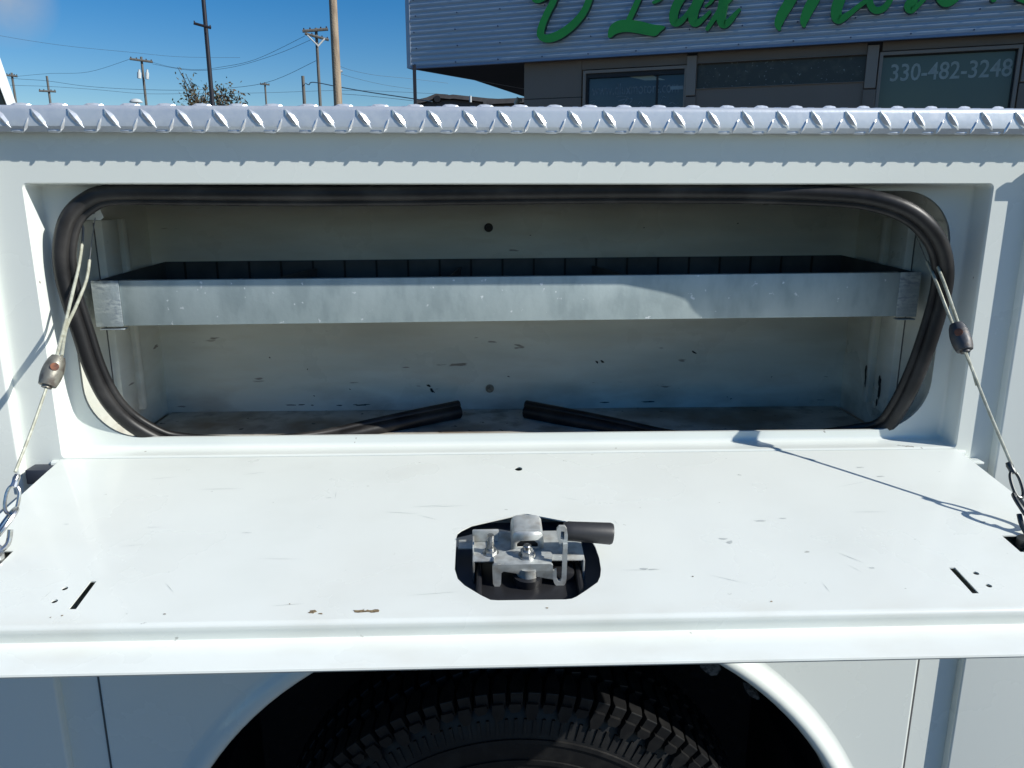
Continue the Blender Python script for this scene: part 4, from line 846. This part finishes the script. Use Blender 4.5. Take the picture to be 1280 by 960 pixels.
# ================================================================== FAR HOUSES
def house(P, dist, label, depth=7.0):
    """a low house whose roofline (pixels of the photograph, left to right) shows just above the truck rail"""
    pts = [far(x, y, dist) for x, y in P]; a, b = pts[0], pts[-1]; dx = (b - a); dx.z = 0; L = dx.length; dx.normalize(); dy = Vector((-dx.y, dx.x, 0))
    o = empty('house', ((a.x + b.x) / 2, (a.y + b.y) / 2, GZ), label, 'house')
    prof_ = [((p - a).dot(dx), p.z) for p in pts]; G = lambda u, v, z_: Vector((a.x, a.y, 0)) + dx * u + dy * v + Vector((0, 0, z_))
    wl = [(u, z_ - .25) for u, z_ in prof_]; n_ = len(wl); mb = MB()
    mb.sheet([(0, GZ)] + wl + [(L, GZ)], [], lambda u, z_: G(u, .35, z_)) if False else None
    mb.add([G(u, .35, z_) for u, z_ in wl] + [G(u, .35, GZ) for u, z_ in wl], [(i, i + 1, n_ + i + 1, n_ + i) for i in range(n_ - 1)])
    mb.add([G(u, depth, z_) for u, z_ in wl] + [G(u, depth, GZ) for u, z_ in wl], [(i, i + 1, n_ + i + 1, n_ + i) for i in range(n_ - 1)])
    for u, z_ in (wl[0], wl[-1]): mb.add([G(u, .35, z_), G(u, depth, z_), G(u, depth, GZ), G(u, .35, GZ)], [(0, 1, 2, 3)])
    mb.build('wall', HOUSEM, o, smooth=False)
    mb = MB(); mb.add([G(u, 0, z_) for u, z_ in prof_] + [G(u, depth + .3, z_) for u, z_ in prof_] + [G(u, 0, z_ - .22) for u, z_ in prof_] + [G(u, depth + .3, z_ - .22) for u, z_ in prof_],
        [(i, i + 1, n_ + i + 1, n_ + i) for i in range(n_ - 1)] + [(i, i + 1, 2 * n_ + i + 1, 2 * n_ + i) for i in range(n_ - 1)] + [(2 * n_ + i, 2 * n_ + i + 1, 3 * n_ + i + 1, 3 * n_ + i) for i in range(n_ - 1)])
    mb.build('roof', ROOFM, o, smooth=False); return o
o = house([(517, 125.5), (533, 121.8), (545, 117), (562, 118.8), (566, 118.2), (610, 122.8), (624, 123.5)], 48, 'dark gabled house with round gable vent far behind the canopy')
c = far(546.5, 123.5, 47.9); mb = MB(); mb.tube([c, c + Vector((0, .4, 0))], .19, 16); mb.build('gable_vent', BLACK, o)
p = far(588, 119.8, 47.5); mb = MB(); mb.tube([p - Vector((0, 0, .35)), p], .07, 8); mb.build('vent_pipe', PORC, o)
house([(604, 124.2), (640, 122.8), (668, 121.3)], 40, 'long low brown roofed building behind the canopy post')

# ================================================================== POLES, WIRES, TREE
def pole(name, px, pyt, dist, r, m, label, arms=(), cat='utility pole', group='utility poles behind the truck', lean=0, extra=None, top=None):
    t = far(px, pyt, dist); o = empty(name, (t.x + lean, t.y, GZ), label, cat, group)
    mb = MB(); mb.tube([(t.x + lean, t.y, GZ), (t.x, t.y, t.z if top is None else top)], [r * 1.15, r * .9], 14); mb.build('pole', m, o)
    for (x0, y0, x1, y1, th) in arms:
        a, b = far(x0, y0, dist - .2), far(x1, y1, dist - .2); mb = MB(); mb.tube([a, b], th, 6); mb.build('crossarm', m if m is not WOOD else WOODG, o)
        k = MB()
        for f_ in ((.05, .95) if px < 300 and dist < 30 else (.06, .3, .72, .94)):
            q = a.lerp(b, f_); k.tube([q, q + Vector((0, 0, th * 1.5)), q + Vector((0, 0, th * 2.0))], [th * .35, th * .6, th * .3], 6)
        k.build('insulator', POLEM, o, kind='stuff')
    return o, t
pole('dark_pole', 249, -60, 24, .058, POLEM, 'slim dark painted steel pole with a short crossbar, left of the wooden pole', [(242, 29, 264, 35, .035)], top=far(249, -60, 24).z)
pole('wooden_pole', 411.5, -90, 31, .15, WOOD, 'thick weathered tan wooden pole, the nearest and widest of the poles')
o, t = pole('utility_pole', 395, 35, 60, .11, WOODG, 'grey wooden utility pole with two stacked crossarms just left of the thick tan pole', [(378, 39, 410, 36.5, .10), (381, 42, 411, 50, .09)])
mb = MB(); d_ = 59.7
mb.tube([far(398, 58, d_), far(384, 44, d_)], .05, 5); mb.tube([far(397, 58, d_), far(406, 48, d_)], .07, 5); mb.build('arm_brace', PORC, o)
o, t = pole('utility_pole', 176.5, 71, 80, .11, WOODG, 'utility pole with a drooping crossarm and pale transformers', [(162, 73.5, 191, 77.5, .10)])
for x, y0, y1, r in ((174.0, 87, 98, .17), (184, 87, 99, .15)):
    mb = MB(); a, b = far(x, y0, 79.4), far(x, y1, 79.4); mb.tube([a, a.lerp(b, .3), a.lerp(b, .31), b], [r * .55, r * .6, r, r], 10); mb.build('transformer', PORC, o)
pole('utility_pole', 58.5, 95, 100, .12, WOODG, 'far small utility pole with a plain crossarm at the left', [(48.5, 113.5, 70, 114.5, .10)])
pole('utility_pole', 14.5, 91, 100, .12, WOODG, 'farthest left utility pole, only its crossarm clear of the white vehicle', [(8, 94, 22, 95.5, .10)])
pole('utility_pole', 331, 103, 110, .12, WOODG, 'tiny distant utility pole between the bush and the crossarm pole', [(325, 105, 337, 106, .09)])
pole('service_pole', 378.5, 95, 42, .085, WOODG, 'short grey service pole with a looping cable, left of the crossarm pole', [])
o, t = pole('street_lamp', 171, 126, 60, .08, POLEM, 'street lamp with a pale dome head just above the truck rail', [], cat='street lamp', group=None)
mb = MB(); c = far(170, 127, 59.5); mb.add(*(lambda n_: ([c + Vector((.42 * math.cos(2 * math.pi * i / n_) * f_, .3 * math.sin(2 * math.pi * i / n_) * f_, z_)) for f_, z_ in ((1, -.06), (1, .0), (.7, .13), (.3, .18)) for i in range(n_)],
    [(j * n_ + i, j * n_ + (i + 1) % n_, (j + 1) * n_ + (i + 1) % n_, (j + 1) * n_ + i) for j in range(3) for i in range(n_)] + [tuple(range(n_))]))(14)); mb.build('lamp_head', PORC, o)
o, t = pole('street_lamp', 419.5, 92, 75, .05, POLEM, 'street lamp arm poking out right of the thick tan pole', [], cat='street lamp', group=None)
mb = MB(); a, b = far(419.5, 91, 74.8), far(428, 88.5, 74.8); mb.tube([a, b], .06, 6); mb.tube([a.lerp(b, .4), b], .11, 8); mb.build('lamp_head', PORC, o)
def wire(P, d0, d1, r, label):
    n_ = len(P); pts = [far(x, y, d0 + (d1 - d0) * i / (n_ - 1)) for i, (x, y) in enumerate(P)]
    mb = MB(); mb.tube(catmull(pts, 6), r * .75, 5); o = mb.build('power_line', WIREM, None); tag(o, label, 'power line', 'overhead power lines'); return o
wire([(-60, 100), (4, 106), (60, 108), (120, 112), (178, 117), (240, 117), (330, 116), (440, 113), (560, 118)], 100, 90, .022, 'lower overhead wire crossing the whole sky at the left')
wire([(-60, 90), (16, 98), (58, 101), (110, 108), (180, 112), (250, 112), (330, 104), (395, 76)], 100, 60, .02, 'sagging wire rising to the crossarm pole')
wire([(-40, 36), (8, 46), (80, 57), (160, 65), (225, 71), (300, 72)], 60, 60, .012, 'faint upper wire sloping across the sky at the left')
wire([(191, 78), (215, 84), (245, 87), (275, 84), (320, 74), (381, 45)], 80, 60, .018, 'wire from the transformer pole to the topmost crossarm end')
wire([(191, 80), (240, 88), (290, 84), (345, 68), (388, 50)], 80, 60, .018, 'wire from the transformer pole to the crossarm, second of the pair')
wire([(162, 74), (110, 90), (60, 92), (16, 96)], 80, 100, .018, 'wire from the transformer pole to the far left pole')
wire([(382, 104), (386, 106), (389, 103), (400, 104), (420, 108), (460, 115), (500, 121), (540, 127)], 42, 30, .028, 'dark service cable running right from the short pole')
wire([(420, 81), (440, 88), (470, 94), (510, 98), (560, 104)], 62, 70, .016, 'thin wire right of the thick tan pole, upper one')
wire([(425, 92), (445, 98), (480, 106), (520, 112)], 62, 70, .016, 'thin wire right of the thick tan pole, lower one')
wire([(420, 117), (450, 119), (490, 123), (516, 126)], 62, 60, .02, 'low thin wire reaching the canopy corner')
# tree: several limbs, sparse leaves on the left spray, dense low mass to the right
tp = far(262, 128, 45); tree = empty('autumn_tree', (tp.x, tp.y, GZ), 'leafy russet tree top showing above the truck rail behind the dark pole', 'tree')
tk = MB(); base = Vector((tp.x, tp.y, GZ)); fork = Vector((tp.x, tp.y, 3.6)); tk.tube([base, fork], [.22, .15], 8)
tips = [((232, 92), 1), ((229, 104), 1), ((238, 100), 1), ((243, 112), 1), ((258, 103), 0), ((266, 112), 2), ((280, 107), 1), ((290, 113), 2), ((297, 120), 2), ((250, 120), 2), ((262, 122), 2), ((275, 120), 2), ((285, 121), 2), ((240, 122), 2), ((222, 84), 0)]
lv = MB()
def leaf(c, s_):
    a = Vector((random.gauss(0, 1), random.gauss(0, 1), random.gauss(0, 1))).normalized(); b = a.orthogonal().normalized(); q = Matrix.Rotation(random.uniform(0, 6.28), 3, a); b = q @ b; c2 = a.cross(b)
    lv.add([c - b * s_, c + c2 * s_ * .45, c + b * s_, c - c2 * s_ * .45], [(0, 1, 2, 3)])
for (x, y), kind_ in tips:
    tip = far(x, y, 45 + random.uniform(-1.5, 1.5)); m1_ = fork.lerp(tip, .5) + Vector((random.uniform(-.3, .3), random.uniform(-.3, .3), -.1)); L_ = catmull([fork, m1_, tip], 6)
    tk.tube(L_, [.07 - .058 * i / (len(L_) - 1) for i in range(len(L_))], 5)
    for _ in range({0: 12, 1: 75, 2: 240}[kind_]):
        t_ = random.uniform(.45, 1) if kind_ else random.uniform(.7, 1); q = L_[int(t_ * (len(L_) - 1))]
        rad = {0: .12, 1: .22, 2: .36}[kind_]; leaf(q + Vector((random.gauss(0, rad), random.gauss(0, rad), random.gauss(0, rad * .8))), random.uniform(.07, .12))
tk.build('trunk', BARK, tree); lv.build('crown', LEAF, tree, smooth=False)

# ================================================================== WHITE VEHICLE AT THE LEFT EDGE
# a white pickup cab facing right; its windscreen pillar rises into the corner of the picture
pv = empty('parked_truck', (-3.4, 2.8, GZ), 'white pickup truck with black side window, only its windscreen pillar in view', 'truck')
pB = far(20.5, 131, 3.2); pT = far(-1.0, 70, 3.2)
SD = Vector((.80, .60, 0)).normalized(); RD = Vector((-.60, .80, 0)).normalized()      # along the cab, across the cab
def V(a, b, c): return Vector((pB.x, pB.y, 0)) + SD * a + RD * c + Vector((0, 0, b))
k_ = (pT - pB).dot(SD) / (pT.z - pB.z)
zb = 1.30; xb = (zb - pB.z) * k_; zt = 2.16; xt = (zt - pB.z) * k_
bodyP = [(xb + 1.15, .42), (xb + 1.20, .95), (xb + 1.10, 1.16), (xb + .25, 1.27), (xb, zb), (xt, zt), (xt - .25, zt + .06), (xt - 1.5, zt + .06), (xt - 1.72, zt - .02), (xb - 1.82, zb), (xb - 1.85, 1.28), (xb - 3.6, 1.26), (xb - 3.62, .45)]
th = .020
winP = [(xb - th * .95, zb + .02), (xt - th * 1.05, zt - .07), (xt - 1.45, zt - .07), (xb - 1.62, zb + .02)]
mb = MB(); mb.plate(bodyP, [winP], lambda a, b, d: V(a, b, d * .05), 1); mb.plate(bodyP, [winP], lambda a, b, d: V(a, b, 1.8 + d * .05), 1)
nb = len(bodyP)
for i in range(nb):
    if i in (4,): continue
    a, b = bodyP[i], bodyP[(i + 1) % nb]; mb.add([V(a[0], a[1], .05), V(b[0], b[1], .05), V(b[0], b[1], 1.8), V(a[0], a[1], 1.8)], [(0, 1, 2, 3)])
mb.build('body', WHITEV, pv, smooth=False)
mb = MB(); mb.add([V(a, b, .02) for a, b in winP], [(0, 1, 2, 3)]); mb.build('side_window', VGLASS, pv, smooth=False)
mb = MB(); mb.add([V(xb - .02, zb, .05), V(xt - .02, zt, .05), V(xt - .02, zt, 1.8), V(xb - .02, zb, 1.8)], [(0, 1, 2, 3)]); mb.build('windscreen', VGLASS, pv, smooth=False)
mb = MB(); mb.box((xb + 1.16, .12, .80), (xb + 1.215, .42, .98), .01, T=lambda v: V(v.x, v.z, v.y)); mb.build('headlight', HEADL, pv)
for xw in (xb + .60, xb - 2.6):
    mb = MB(); mb.tube([V(xw, GZ + .38, -.02), V(xw, GZ + .38, .03), V(xw, GZ + .38, .22)], [.34, .38, .38], 32); wo = mb.build('wheel', TYRE, pv)
    mb = MB(); mb.tube([V(xw, GZ + .38, -.03), V(xw, GZ + .38, -.01)], .20, 24); mb.build('rim', ZINC, wo)
